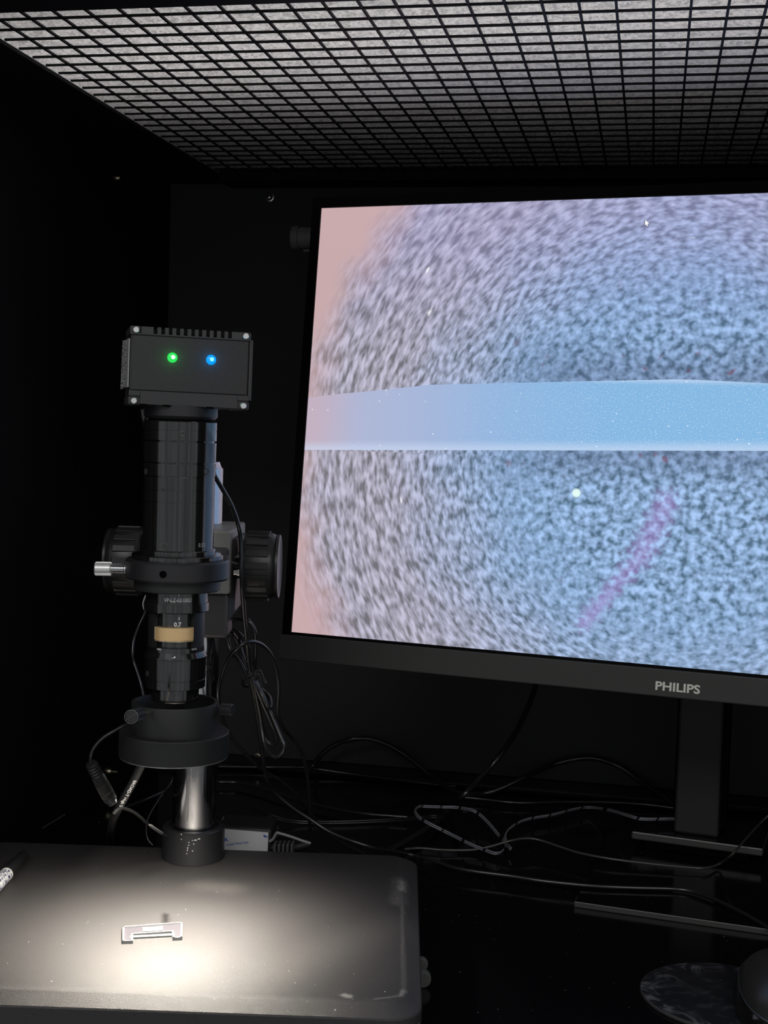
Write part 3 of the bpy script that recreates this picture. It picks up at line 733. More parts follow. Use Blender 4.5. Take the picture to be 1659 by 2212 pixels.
# knurled gold ring (arc showing in the window)
zg1, zg0 = zfront(1357, R(62)), zfront(1385, R(62))
mb = MB(); ng = 27; a0g, a1g = off-math.radians(42), off+math.radians(42); vs = []; nseg = ng*4
for zz, dr in ((zg0, -R(2.5)), (zg0+R(1.5), 0), (zg1-R(1), 0), (zg1, -R(1.4))):
    for i in range(nseg+1):
        th = a0g+(a1g-a0g)*i/nseg; rad = R(62.5)+dr-(0 if (i//2) % 2 == 0 else R(1.9))
        if dr == -R(2.5): rad = R(60.5)
        vs.append(V((AX.x+rad*math.sin(th), AX.y-rad*math.cos(th), zz)))
K = nseg+1
fs = [(k*K+i, k*K+i+1, (k+1)*K+i+1, (k+1)*K+i) for k in range(3) for i in range(nseg)]
inn = []
for zz in (zg1, zg0):
    for i in range(nseg+1):
        th = a0g+(a1g-a0g)*i/nseg; vs.append(V((AX.x+R(50)*math.sin(th), AX.y-R(50)*math.cos(th), zz)))
fs += [(k*K+i, k*K+i+1, (k+1)*K+i+1, (k+1)*K+i) for k in (3, 4) for i in range(nseg)]+[(5*K+i, 5*K+i+1, i+1, i) for i in range(nseg)]
fs += [tuple(k*K for k in range(6)), tuple(k*K+nseg for k in range(5, -1, -1))]
mb.add(vs, fs); zr_ = obj('zoom_ring', mb, MT['gold'], lens); zr_['label'] = 'knurled gold zoom ring'
mb = MB(); mb.lathe([(zg0-R(3.0), R(50)), (zg0-R(3.0), R(60.8)), (zg0+R(.2), R(61.4)), (zg0+R(.2), R(50))], AX, Z, 40, a0=a0g, a1=a1g, close=True); obj('zoom_ring_edge', mb, MT['gold'], lens, 40)
# cone and lower barrel
pr = [(zfront(1405, R(61))+.0005, .0005), (zfront(1405, R(61))+.0005, R(61))]+prof_rows([(1413, 61.5), (1426, 67.5), (1428.4, 67.5), (1429, 65.8), (1473, 65.6), (1473.4, 63.8), (1475.6, 63.8), (1476, 65.2), (1493, 65.0), (1493.6, 63.5), (1493.8, 52), (1519, 51.6), (1520, 50.4)])+[(zfront(1520, R(50)), .0005)]
obj('lower_barrel', MB().lathe(pr, AX, Z, 128), MT['gloss'], lens, 20)
# grub screws
def grub(px_, py_, rpx, cr=6, m=MT['steel']):
    th = math.asin(max(-1, min(1, (px_-(XA+.028*(1190-py_)))/rpx))); nn_ = V((math.sin(th), -math.cos(th), 0))
    D = .70-R(rpx)*math.cos(th); c = V((AX.x+R(rpx)*math.sin(th), D, pd(px_, py_, D).z))
    gq = obj('grub_screw', MB().lathe([(-.0004, 0), (-.0004, R(cr*.52)), (.0002, R(cr*.55)), (.0003, R(cr*.8)), (.0002, R(cr)), (-.0002, R(cr*1.04))], c, nn_, 24), MT['bar_edge'], lens, 30)
    obj('hex_socket', MB().lathe([(-.0006, 0), (.00005, R(cr*.56))], c, nn_, 6), MT['hole'], gq)
    return c, nn_
grub(407, 937.5, 78, 6.2); grub(453, 1019, 77, 8); grub(369, 1181, 76, 7); grub(365, 1058, 76, 3.4); grub(322.5, 1019, 77, 7); grub(322, 1455, 65.4, 6); grub(444, 1453, 65.4, 6); grub(384, 1504, 51.8, 3)
# lettering on the barrel
def barrel_text(name, s, px_, py_, rpx, wpx, hpx, m=MT['white'], bold=0, r3=None):
    xa = XA+.028*(1190-py_)
    th = math.asin((px_-xa)/rpx); nn_ = V((math.sin(th), -math.cos(th), 0)); tx = V((math.cos(th), math.sin(th), 0))
    D = .70-R(rpx)*math.cos(th); c = V((AX.x+R(rpx)*math.sin(th), D, pd(px_, py_, D).z))
    return text(name, s, c, tx, Z, R(wpx), R(hpx), m, lens, .00008, bold, bend=R(rpx))
barrel_text('model_lettering', 'VP-LZ-03100D', 394, 1297, 67.1, 60, 8.6, MT['white'])
barrel_text('scale_lettering', '0.7', 390.3, 1349.3, 50.2, 15.5, 9.6, MT['white'], .02)
barrel_text('scale_mark', 'I', 393.4, 1336, 50.2, 1.8, 7, MT['white'])
barrel_text('scale_mark', 'I', 396, 1286.2, 67.1, 2.0, 3, MT['white'])
barrel_text('scale_lettering', '0.5X', 443.5, 1177.5, 76.1, 20, 8.4, MT['grey_print'])
# little white arrow under the zoom ring
cw = V((AX.x+R(5), .70-R(66.6), zfront(1420.5, R(66.4))))
mb = MB(); mb.add([cw+V((R(x_), -.0004, R(z_)*.9)) for x_, z_ in ((-5.5, -2), (5.5, -1.2), (4.6, 3), (2.6, 4), (1.6, .2))], [(0, 1, 2, 3, 4)]); obj('index_mark', mb, MT['white'], lens)

# highlights on the window's lower chamfers, put in as silver slips
for pxc, wd_ in ((351.5, 12), (424.5, 11.5)):
    th = math.asin((pxc-378.7)/61.0); nn_ = V((math.sin(th), -math.cos(th), 0)); tx = V((math.cos(th), math.sin(th), 0))
    cc_ = V((AX.x+R(61.2)*math.sin(th), .70-R(61.2)*math.cos(th), zfront(1404.8, R(61))))
    obj('chamfer_glint', MB().box(cc_, (R(wd_)/max(math.cos(th), .5)*.8, R(1.4), R(4.2)), (tx, nn_, Z)), MT['silver'], lens, bevel=R(.6))

# ring light
RA = V((AX.x+.0002, .70, 0))
z_rt = zfront(1534, R(94)); z_rm = zfront(1596, R(94)); z_ft = zfront(1605, R(119)); z_fb = zfront(1659, R(119))
rl_c = RA
mb = MB(); mb.lathe([(z_ft-.004, R(80)), (z_ft-.004, R(94)), (z_rt-.0005, R(94)), (z_rt, R(93.3)), (z_rt, R(87)), (z_rt-.0006, R(86)), (z_ft-.004, R(86))], rl_c, Z, 96, close=True)
rl = obj('ring_light', mb, MT['ring'], mic, 30)
mb = MB(); mb.lathe([(z_ft, R(60)), (z_ft, R(117.6)), (z_ft-.0005, R(119)), (z_fb, R(119)), (z_fb, R(114)), (z_fb+.002, R(113)), (z_fb+.003, R(60))], rl_c, Z, 96, close=True)
obj('ring_housing', mb, MT['ring'], rl, 30)
obj('ring_rim', MB().lathe([(z_fb-.0006, R(112.5)), (z_fb-.0006, R(117.6)), (z_fb+.0002, R(118.6)), (z_fb+.0002, R(112.5))], rl_c, Z, 96, close=True), MT['silver'], rl, 30)
led_m = emis('white_led', (1, .96, .9), 12)
l0_ = None
for i in range(24):
    th = 2*PI*i/24; c = V((rl_c.x+R(94)*math.sin(th), rl_c.y-R(94)*math.cos(th), z_fb+.0022))
    if l0_ is None: l0_ = obj('led', MB().lathe([(0, 0), (0, R(7)), (-.001, R(6)), (-.0018, R(3)), (-.0020, 0)], c, Z, 12), led_m, rl, 40)
    else: share('led', l0_, c, rl)
l = bpy.data.lights.new('ring_beam', 'SPOT'); l.energy = 6.4; l.spot_size = math.radians(130); l.spot_blend = 1.0; l.shadow_soft_size = R(70); l.color = (1, .93, .80)
lo = bpy.data.objects.new('ring_beam', l); COL.objects.link(lo); lo.location = (AX.x+.004, AX.y-.002, z_fb-.0035); lo.rotation_euler = (math.radians(-3), math.radians(3), 0)
# thumb screws of the ring light
ks = pd(314, 1541, .668); ke = pd(303, 1543, .652); kf = pd(283.5, 1548.5, .637)
axk = (kf-ks).normalized()
mb = MB(); mb.cyl(ks+(ks-kf)*.3, ke, R(4), 16); obj('screw_shaft', mb, MT['brass'], rl, 30)
tk = obj('thumb_screw', knurl(ke, kf-ke, (kf-ke).length, 15*pxm(.64), 24, .0003), MT['satin'], rl)
uk = axk.cross(Z).normalized(); vk = (uk*.8-uk.cross(axk)*.6).normalized()
mb = MB(); mb.box(kf+axk*.00012, (28*pxm(.64), .0003, .0004), (vk, axk, axk.cross(vk).normalized())); obj('screw_slot', mb, MT['bar_edge'], rl)
mb = MB(); mb.lathe([(0, 14.2*pxm(.64)), (.0002, 15.2*pxm(.64)), (.0003, 14.2*pxm(.64))], kf, axk, 32, close=True); obj('screw_edge', mb, MT['greytube'], rl, 30)
k2 = pd(477, 1533, .70); k3 = pd(503, 1534.5, .6975)
obj('thumb_screw', knurl(k2, k3-k2, (k3-k2).length, R(13.8), 22, .00035), MT['satin'], rl)

# camera box on top
YX = math.radians(14); RB = .012
BXx = V((math.cos(YX), math.sin(YX), 0)); BXy = V((-math.sin(YX), math.cos(YX), 0))      # left edge nearer the viewer
q = Matrix.Rotation(RB, 3, BXy); XBx = q@BXx; ZBx = q@Z
FW, FH, FD = .0618, .0401, .040
fc = pd(411, 795.5, .683)
def bp(a, b_, k=0.0): return fc+XBx*a+ZBx*b_-BXy*k          # a right, b up, k out towards the viewer
def fz(zx, zy): return (zx-262)/868*FW-FW/2, FH/2-(zy-182-.0600*(zx-262))/556*FH
AXB = (XBx, BXy, ZBx)
def bbox(mb, a0, a1, b0, b1, k0, k1): return mb.box(bp((a0+a1)/2, (b0+b1)/2, (k0+k1)/2), (a1-a0, abs(k1-k0), b1-b0), AXB)
h_top = FH/2; hs = .0045; slot = .0037
mb = MB(); bbox(mb, -FW/2+.0008, FW/2-.0008, -FH/2+.0004, h_top-slot, -FD, -.0012)
cbx = obj('camera_body', mb, MT['boxrail'], mic, bevel=.0005)
# face panel
mb = MB(); bbox(mb, -FW/2+.0014, FW/2-.0014, -FH/2+.0078, h_top-hs-.0003, -.0012, -.0002); obj('face_panel', mb, MT['box'], cbx, bevel=.0003)
mb = MB(); nt_ = .0062
bbox(mb, -FW/2+nt_, FW/2-nt_, -FH/2+.0006, -FH/2+.0074, -.0012, .0003)
bbox(mb, -FW/2+.0004, -FW/2+nt_, -FH/2+.0048, -FH/2+.0074, -.0012, .0003); bbox(mb, FW/2-nt_, FW/2-.0004, -FH/2+.0048, -FH/2+.0074, -.0012, .0003)
bbox(mb, -FW/2+.0004, FW/2-.0004, h_top-hs, h_top-slot, -.0012, .0003)
obj('front_rail', mb, MT['boxrail'], cbx, bevel=.0002)
for sa in (-1, 1):
    for tb in (-1, 1):
        c = bp(sa*(FW/2-.0030), tb*(FH/2-.0026)-(0 if tb > 0 else -.0006), -.0012)
        n_ = -BXy
        obj('corner_post', MB().box(bp(sa*(FW/2-.0030), tb*(FH/2-.0023), -FD/2), (.0058, FD-.002, .0044), AXB), MT['boxrail'], cbx, bevel=.0009)
        obj('corner_screw', MB().lathe([(0, 0), (0, .00165), (.0022, .00165), (.0026, .0013), (.0026, 0)], bp(sa*(FW/2-.0031), tb*(FH/2-.0022), -.0014), n_, 20), MT['silver'], cbx, 30)
# cooling fins with slots between them
sl_ = [(430, 455), (484, 508), (537, 560), (590, 615), (643, 668), (697, 720), (748, 772), (803, 826), (855, 878), (908, 932), (960, 985)]
ed = [fz(342, 190)[0]]+[e for s0_, s1_ in sl_ for e in (fz(s0_, 200)[0], fz(s1_, 200)[0])]+[fz(1062, 230)[0]]
for i in range(0, len(ed), 2):
    mb = MB(); bbox(mb, ed[i], ed[i+1], h_top-slot-.0002, h_top-.0003, -FD+.001, .0002); obj('cooling_fin', mb, MT['boxrail'], cbx, bevel=.0002)
# small gaps under the lower rail
for xg in (315, 362, 408, 453):
    mb = MB(); a = (xg-409)*S7; bbox(mb, a-.0018, a+.0018, -FH/2-.0001, -FH/2+.0009, -.001, .00045); obj('vent_notch', mb, MT['hole'], cbx)
# indicator lamps
for zx, zy, nm, c_, cc_ in ((567, 410, 'green', (.03, .9, .12), (.6, 1, .7)), (843, 427, 'blue', (.0, .35, 1.0), (.2, .75, 1))):
    a, b_ = fz(zx, zy)
    o_ = obj('indicator_lamp', MB().lathe([(0, .0026), (.0004, .0024), (.0010, .0017), (.0013, 0)], bp(a, b_, -.0002), -BXy, 28), emis(nm+'_lamp', c_, .9 if nm == 'green' else 1.0), cbx, 60)
    o_['label'] = 'glowing '+nm+' indicator lamp'
    obj('lamp_core', MB().lathe([(0, .0011), (.0005, .0009), (.0008, 0)], bp(a+.0003, b_+.0002, .0008), -BXy, 20), emis(nm+'_core', cc_, 1.6), o_, 60)
    pl_ = bpy.data.lights.new(nm+'_glow', 'POINT'); pl_.energy = .0012; pl_.color = c_; pl_.shadow_soft_size = .001
    po = bpy.data.objects.new(nm+'_glow', pl_); COL.objects.link(po); po.location = bp(a, b_, .0030)
# side plates and label
mb = MB(); bbox(mb, FW/2-.0008, FW/2+.0010, -FH/2+.005, FH/2-.004, -FD+.003, -.0006); obj('side_plate', mb, MT['boxrail'], cbx, bevel=.0003)
m, nt, b = nmat('white_lettered_label'); g = G(nt); vec, x, y, z = g.uv('Object')
tx_ = g.ss(g.noise(g.comb(g.m('MULTIPLY', y, 1200), g.m('MULTIPLY', z, 900), 0), 1, 1), .45, .55)
nt.links.new(g.mix(tx_, (.5, .5, .5), (.015, .015, .015)), b.inputs['Base Color'])
mb = MB(); mb.hexa([bp(-FW/2-.0030, -FH/2+.0080, -.016), bp(-FW/2-.0006, -FH/2+.0092, -.0030), bp(-FW/2, -FH/2+.0092, -.0032), bp(-FW/2-.0022, -FH/2+.0080, -.017),
                   bp(-FW/2-.0027, FH/2-.0070, -.016), bp(-FW/2-.0006, FH/2-.0070, -.0030), bp(-FW/2, FH/2-.0070, -.0032), bp(-FW/2-.0020, FH/2-.0070, -.017)])
o = obj('side_label', mb, m, cbx); o['label'] = 'white printed label on the side of the camera'
mb = MB(); mb.hexa([bp(-FW/2-.0011, -FH/2+.0088, -.0040), bp(-FW/2-.0002, -FH/2+.0090, -.0022), bp(-FW/2+.0004, -FH/2+.0090, -.0024), bp(-FW/2-.0004, -FH/2+.0088, -.0044),
                   bp(-FW/2-.0011, FH/2-.0066, -.0040), bp(-FW/2-.0002, FH/2-.0066, -.0022), bp(-FW/2+.0004, FH/2-.0066, -.0024), bp(-FW/2-.0004, FH/2-.0066, -.0044)])
obj('label_edge', mb, MT['silver'], cbx)
# strap printed 2023 hanging at the left of the flange
cst = [pd(309, 878, .715), pd(310, 893, .714), pd(314, 915, .716), pd(322, 945, .73), pd(330, 990, .76)]
obj('camera_lead', MB().tube(cst, 7*S7, 12), MT['cable'], cbx, 60)
rr_ = (pd(311, 902, .71)-pd(308, 884, .71)); text('printed_lettering', '2023', pd(309.5, 893, .7118), rr_, V((.98, 0, .2)), 19*S7, 7*S7, MT['grey_print'], cbx, .00005)

# ---------------------------------------------------------------- cables
def cable(name, pts, r, label, m=None, group=None, parent=None, cat='cable', seg=10, sub=6):
    mb = MB().tube(pts, r, seg, sub); o = obj(name, mb, m or MT['cable'], parent, 60)
    if parent is None: tag(o, label, cat, group)
    return o
def dz(L, z): return [pz(x_, y_, z) for x_, y_ in L]
def dd(L, D): return [pd(x_, y_, D) for x_, y_ in L]
def dlerp(L, D0, D1):
    n_ = len(L); return [pd(x_, y_, D0+(D1-D0)*i/(n_-1)) for i, (x_, y_) in enumerate(L)]
# main camera cable: from behind the tube down along the pole, across the desk and out at the right
rq = 4.6*pxm(.82)
top = dlerp([(455, 1010), (468, 1035), (486, 1066), (500, 1092), (513, 1128), (520, 1165)], .745, .772)+dlerp([(522, 1250), (527, 1330), (534, 1400), (541, 1458), (552, 1520), (560, 1581), (568, 1637), (575, 1680)], .775, .86)
mid_ = [pd(591, 1709, .875), pd(631, 1744, .88), pd(667, 1768, .882), pd(710, 1796, .882), pd(758, 1816, .885), pd(818, 1834, .89)]
desk_ = dz([(878, 1844), (937, 1860), (997, 1878), (1100, 1892), (1165, 1902), (1238, 1910), (1300, 1915), (1377, 1918), (1477, 1922), (1536, 1940), (1596, 1968), (1659, 2003), (1720, 2045)], rq+.0048)
cable('camera_cable', top+mid_+desk_, rq, 'long black cable from behind the lens tube across the desk to the right')
# ring light power cable with the big loop
rr2 = 4.2*pxm(.80)
loop = dlerp([(669, 1800), (669, 1736), (665, 1689), (659, 1649), (647, 1617), (627, 1589), (612, 1572), (600, 1540), (602, 1480), (592, 1430), (572, 1398), (543, 1386), (513, 1399), (489, 1430), (476, 1470), (472, 1495), (474, 1520), (480, 1549), (500, 1592), (539, 1637), (571, 1665), (607, 1688), (639, 1715), (667, 1750), (690, 1790)], .885, .80)
loop = dlerp([(669, 1800), (669, 1736), (665, 1689), (659, 1649), (647, 1617), (627, 1589), (612, 1572), (600, 1540), (602, 1480), (592, 1430), (572, 1398), (543, 1386)], .895, .765)+dlerp([(513, 1399), (489, 1430), (476, 1470), (472, 1495), (474, 1520), (480, 1549), (500, 1592), (539, 1637), (571, 1665), (607, 1688), (639, 1715), (667, 1750), (690, 1785), (730, 1815), (790, 1846)], .76, .94)
cable('lamp_cable', loop, rr2, 'black cable making a tall loop right of the ring light')
# coiled spare length with twist tie
def coil():
    c_ = [(534, 1459), (516, 1427), (498, 1405), (491, 1378), (493, 1358), (500, 1342), (511, 1336), (523, 1338), (536, 1340), (549, 1360), (552, 1385), (551, 1420), (549, 1445), (546, 1470), (552, 1500), (560, 1544), (568, 1593), (578, 1622), (594, 1635), (609, 1627), (614, 1611), (607, 1593), (592, 1557), (574, 1515), (558, 1484), (541, 1462), (524, 1425), (512, 1385), (500, 1366), (507, 1362), (522, 1375), (532, 1400), (538, 1440), (546, 1466), (551, 1490), (560, 1535), (569, 1580), (580, 1603), (590, 1607), (597, 1597), (590, 1571), (572, 1530), (556, 1492), (543, 1462), (530, 1432), (519, 1400), (521, 1374), (534, 1392), (541, 1430), (548, 1462), (566, 1490), (580, 1503), (585, 1517), (583, 1530), (574, 1518), (562, 1495), (548, 1470), (540, 1462)]
    n_ = len(c_); out = []
    for i, (x_, y_) in enumerate(c_): out.append(pd(x_, y_, .815+.010*math.sin(i*.55)+.006*i/n_))
    return out
cl = thing('cable_coil', pd(548, 1466, .82), 'coiled black cable bundled with a twist tie right of the pole', 'cable')
cable('cable_turns', coil(), 4.5*pxm(.82), '', parent=cl)
tie = [pd(524, 1476, .818), pd(528, 1465, .800), pd(540, 1458, .795), pd(549, 1458, .800), pd(552, 1466, .812), pd(546, 1478, .832), pd(530, 1482, .832), pd(524, 1476, .818)]
obj('twist_tie', MB().tube(tie, .0011, 8), MT['neck'], cl, 60)
mb = MB()
for L in ([(546, 1458), (552, 1450), (561, 1448), (566, 1457), (571, 1470), (576, 1476)], [(548, 1460), (556, 1455), (562, 1464), (565, 1480), (565, 1486)], [(546, 1462), (550, 1453), (553, 1460), (549, 1466), (545, 1460)]):
    mb.tube(dd(L, .797), .0008, 8)
obj('tie_ends', mb, MT['neck'], cl, 60)
# thin lead behind lens at the left
cable('thin_lead', dlerp([(318, 1275), (314, 1305), (312, 1325), (298, 1356), (289, 1382), (286, 1413), (290, 1433), (303, 1473), (309, 1500), (314, 1525)], .76, .73), 2.6*pxm(.75), 'thin black lead hanging left of the zoom barrel')
obj('lead_hook', MB().tube(dd([(312, 1318), (309, 1305), (313, 1290), (317, 1286), (317, 1300), (314, 1313), (312, 1318)], .757), .0006, 8), MT['steel'], bpy.data.objects['thin_lead'], 60)
# striped leads with light breaks
def striped(name, period, light):
    m, nt, b = nmat(name); g = G(nt); vec, x, y, z = g.uv('Object')
    wv = g.m('FRACT', g.m('MULTIPLY', x, 1/period)); k = g.ss(wv, .10, .13)
    nt.links.new(g.mix(k, (.004, .004, .004), light), b.inputs['Base Color']); b.inputs['Roughness'].default_value = .25
    return m
MT['stripe'] = striped('banded_lead', .0145, (.17, .175, .20))
Lx = [(1102, 1835), (1079, 1809), (1052, 1777), (1024, 1754), (985, 1746), (957, 1745), (925, 1744), (905, 1744), (896, 1752), (903, 1766), (925, 1780), (973, 1804), (1017, 1826), (1048, 1838), (1068, 1845), (1083, 1841), (1092, 1825), (1090, 1808), (1099, 1792), (1127, 1775), (1160, 1767), (1191, 1762), (1246, 1748), (1278, 1746), (1318, 1752), (1358, 1764), (1389, 1771), (1461, 1771), (1520, 1780)]
Zx = [.003]*2+[.006, .010]+[.0155]*5+[.014, .012, .006, .004]+[.003]*4+[.004]*7+[.012, .019, .020, .020, .020]
tw = thing('twin_lead', pz(1000, 1790, 0), 'thin twin lead with pale bands making a bent loop on the desk centre', 'cable')
P1 = [pz(x_, y_, z_+.0015) for (x_, y_), z_ in zip(Lx, Zx)]
P2 = [q+V((.0006, -.0010, .0014)) for q in P1]
obj('conductor', MB().tube(P1, 1.9*pxm(.95), 8), MT['stripe'], tw, 60); obj('conductor', MB().tube(P2, 1.9*pxm(.95), 8), MT['stripe'], tw, 60)
tw2 = thing('flat_lead', pz(650, 1774, 0), 'flat twin black lead running behind the pole collar towards the middle of the desk', 'cable')
L2 = [(462, 1768), (472, 1762), (504, 1746), (535, 1742), (571, 1754), (611, 1768), (655, 1774), (734, 1774), (818, 1771), (878, 1767), (935, 1762), (960, 1766)]
Z2 = [.02, .02, .022, .02, .012, .006, .003, .003, .003, .003, .003, .003]
P1 = [pz(x_, y_, z_) for (x_, y_), z_ in zip(L2, Z2)]
obj('conductor', MB().tube(P1, 2.0*pxm(.98), 8), MT['cable'], tw2, 60); obj('conductor', MB().tube([q+V((0, -.0006, -.0014)) for q in P1], 2.0*pxm(.98), 8), MT['cable'], tw2, 60)
# thin bright mouse cable
L3 = [(874, 1834), (909, 1832), (957, 1836), (1017, 1836), (1057, 1829), (1099, 1817), (1135, 1811), (1167, 1815), (1215, 1831), (1254, 1843), (1318, 1855), (1397, 1865), (1477, 1873), (1524, 1875), (1556, 1865), (1584, 1843), (1612, 1811), (1640, 1781), (1664, 1758), (1700, 1730)]
Z3 = [.0025, .003, .003, .003, .004, .009, .010, .008, .004, .003, .003, .003, .003, .003, .003, .0105, .0185, .022, .03, .04]
Z3 = [.003]*4+[.006, .010, .011, .010, .009, .0088, .0088, .0080, .0075, .0075, .0075, .0215, .0225, .0235, .03, .04]
cable('grey_lead', [pz(x_, y_, z_) for (x_, y_), z_ in zip(L3, Z3)], 2.7*pxm(.92), 'thin dark grey lead curving over the desk and up past the monitor foot', mat('grey_lead', (.05, .047, .045), .25, spec=.7))
# thick power leads
L4 = [(662, 1672), (675, 1655), (695, 1629), (726, 1607), (766, 1596), (798, 1596), (838, 1609), (878, 1633), (917, 1665), (949, 1689), (977, 1707), (1005, 1715), (1043, 1714), (1079, 1704), (1139, 1676), (1199, 1650), (1254, 1638), (1294, 1640), (1342, 1658), (1389, 1692), (1429, 1718), (1461, 1741), (1500, 1766)]
Z4 = [.006, .010, .022, .032, .038, .038, .034, .026, .016, .010, .007, .007, .006, .010, .020, .028, .034, .034, .028, .018, .012, .007, .007]
def inwall(x_, y_, z_):
    p = pz(x_, y_, z_); a = (p-P0).dot(YB)
    if a > -.008: p = C0+(p-C0)*(((P0-C0).dot(YB)-.008)/((p-C0).dot(YB)))
    return p
cable('power_cable', [inwall(x_, y_, z_) for (x_, y_), z_ in zip(L4, Z4)], 6*pxm(1.05), 'thick black power cable arching twice along the foot of the back wall')
L5 = [(1166, 1440, .975), (1157, 1481, .985), (1139, 1531, 1.0), (1111, 1587, 1.02), (1072, 1642, 1.03), (1032, 1686, 1.02), (1000, 1719, 1.005)]
P5 = [pd(*q) for q in L5]+[pz(973, 1744, .007), pz(937, 1780, .006), pz(878, 1816, .006), pz(838, 1838, .006)]
cable('power_cable', P5, 6.2*pxm(1.0), 'thick black cable dropping from behind the monitor down to the desk')
L6 = [(995, 1722), (1040, 1726), (1119, 1734), (1222, 1732), (1318, 1733), (1397, 1738), (1461, 1746), (1540, 1752)]
cable('back_lead', [inwall(x_, y_, .004) for x_, y_ in L6], 3.4*pxm(1.08), 'black lead lying straight along the back wall behind the monitor foot')
cable('back_lead', [inwall(x_, y_, .0045) for x_, y_ in [(455, 1684), (472, 1689), (519, 1691), (571, 1705), (631, 1724), (700, 1742), (780, 1757), (880, 1765)]], 3.6*pxm(1.06), 'black lead lying on the desk directly behind the chrome pole')
cable('back_lead', [inwall(x_, y_, .0035) for x_, y_ in [(472, 1656), (560, 1657), (620, 1657), (667, 1659), (760, 1672), (900, 1690), (985, 1699)]], 3*pxm(1.12), 'black lead lying in the seam of desk and back wall behind the coil')
cable('back_lead', [pz(x_, y_, .006) for x_, y_ in [(1530, 1780), (1562, 1783), (1603, 1783), (1625, 1778), (1642, 1772), (1690, 1760)]], 2.2*pxm(.98), 'thin short lead right of the monitor neck')
cable('back_lead', [pz(x_, y_, .003) for x_, y_ in [(640, 1842), (665, 1832), (700, 1843), (760, 1850)]], 2.5*pxm(.9), 'short black lead running on the desk behind the right part of the microscope base')
# connectors at left of the ring light
cn = thing('ring_light_plug', pd(220, 1692, .66), 'black round inline plug hanging left of the ring light', 'plug')
obj('plug_lead', MB().tube(dlerp([(276, 1564), (266, 1568), (248, 1578), (226, 1591), (210, 1606), (199, 1623), (195, 1640), (196, 1650)], .68, .66), 3.6*pxm(.67), 12), MT['cable'], cn, 60)
pa_ = pd(196, 1648, .66); pb_ = pd(243, 1736, .672); axc = (pb_-pa_); Lc = axc.length; sC = pxm(.665)
def cp(t_, r_): return (t_*Lc, r_*sC)
pr = [cp(0, 0), cp(0, 6), cp(.01, 12), cp(.03, 13)]
for i in range(4):
    t0 = .05+i*.062; pr += [cp(t0, 13.2), cp(t0+.012, 11.2), cp(t0+.03, 11.2), cp(t0+.042, 13.4)]
pr += [cp(.31, 14), cp(.45, 15), cp(.455, 14.2), cp(.475, 14.2), cp(.48, 15.4), cp(.66, 15.6), cp(.665, 14.8), cp(.68, 14.8), cp(.685, 15.4), cp(.80, 15.2)]
for i in range(3): t0 = .80+i*.035; pr += [cp(t0, 15), cp(t0+.012, 13.4), cp(t0+.022, 15)]
pr += [cp(.92, 12), cp(.94, 10.5), cp(.955, 12), cp(.975, 10.5), cp(.99, 11), cp(1, 7), cp(1, 0)]
obj('plug_body', MB().lathe(pr, pa_, axc, 40), MT['knob'], cn, 25)
th = cable('printed_cable', [pd(*q_) for q_ in ((312, 1640, .735), (306, 1652, .736), (288, 1688, .740), (268, 1724, .745), (254, 1750, .755), (243, 1775, .80), (238, 1805, .87), (240, 1840, .905))], 9.0*pxm(.75), 'thick black cable printed with white letters left of the pole', MT['neck'])
ra_ = (pd(268, 1724, .745)-pd(288, 1688, .740)).normalized(); ua_ = V((.88, 0, .5)); ua_ = (ua_-ra_*ua_.dot(ra_)).normalized()
o = text('printed_lettering', 'BROAD-T High S', pd(275, 1714, .7396), ra_, ua_, 82*pxm(.745), 9.5*pxm(.74), MT['white'], th, .00025)
cable('dark_lead', dlerp([(247, 1756), (254, 1749), (266, 1746), (288, 1754), (305, 1767), (314, 1776), (324, 1783), (349, 1800), (362, 1810)], .72, .80), 3.4*pxm(.76), 'short black lead with a pale tip running from the plug to the pole collar', mat('dull_black_rubber', (.006, .006, .006), .55, spec=.3))
obj('pale_sleeve', MB().tube(dlerp([(322, 1781.5), (335, 1790.5), (349, 1799.5)], .745, .775), [2e-4, 7e-4]+[3.6*pxm(.76)]*11, 12), mat('pale_sleeve', (.06, .06, .063), .4), bpy.data.objects['dark_lead'], 60)
cable('fine_lead', dlerp([(374, 1680), (369, 1692), (345, 1724), (322, 1763), (316, 1788), (319, 1812), (330, 1826)], .86, .85), 2*pxm(.85), 'fine black lead hanging between the plug and the pole')
cable('fine_lead', dlerp([(372, 1697), (362, 1706), (313, 1728), (283, 1739), (262, 1748)], .87, .80), 3*pxm(.85), 'second fine black lead slanting behind the printed cable')
mb = MB(); mb.tube([lwall_pt(90, 1788)+XC*.001, lwall_pt(115, 1773)+XC*.001, lwall_pt(138, 1759)+XC*.001], .0004, 6)
o = obj('edge_sliver', mb, MT['foot'], None); tag(o, 'thin pale strip in the seam of left wall and desk', 'strip')
for v_ in o.data.vertices: v_.co.z = max(v_.co.z, -o.location.z+.0002)

# power brick with taped label
DB = .868
bx0 = pd(470, 1800, DB); bx1 = pd(590, 1800, DB)
ang = (pd(579, 1801, DB)-pd(486, 1792, DB)); 
Xp = V((1, -.06, -.0)).normalized(); Yp = V((.06, 1, 0)).normalized()
zt_ = pd(530, 1789, DB).z
bw = (bx1-bx0).x
brk = thing('power_adapter', V(((bx0.x+bx1.x)/2, DB+.02, 0)), 'small black power adapter with white tape label behind the pole collar', 'adapter')
mb = MB(); mb.box(V(((bx0.x+bx1.x)/2, DB+.016, zt_/2)), (bw, .03, zt_), (Xp, Yp, Z)); obj('adapter_body', mb, MT['neck'], brk, bevel=.0025)
cpl = V((0, 0, 0))
lab = [pd(474, 1791, DB-.0006), pd(474, 1850, DB-.0006), pd(577.5, 1858, DB-.0009), pd(580, 1798, DB-.0009)]
fz_ = lambda p: V((p.x, DB+.0003-(p.x-(bx0.x+bx1.x)/2)*.06-.0004, p.z))
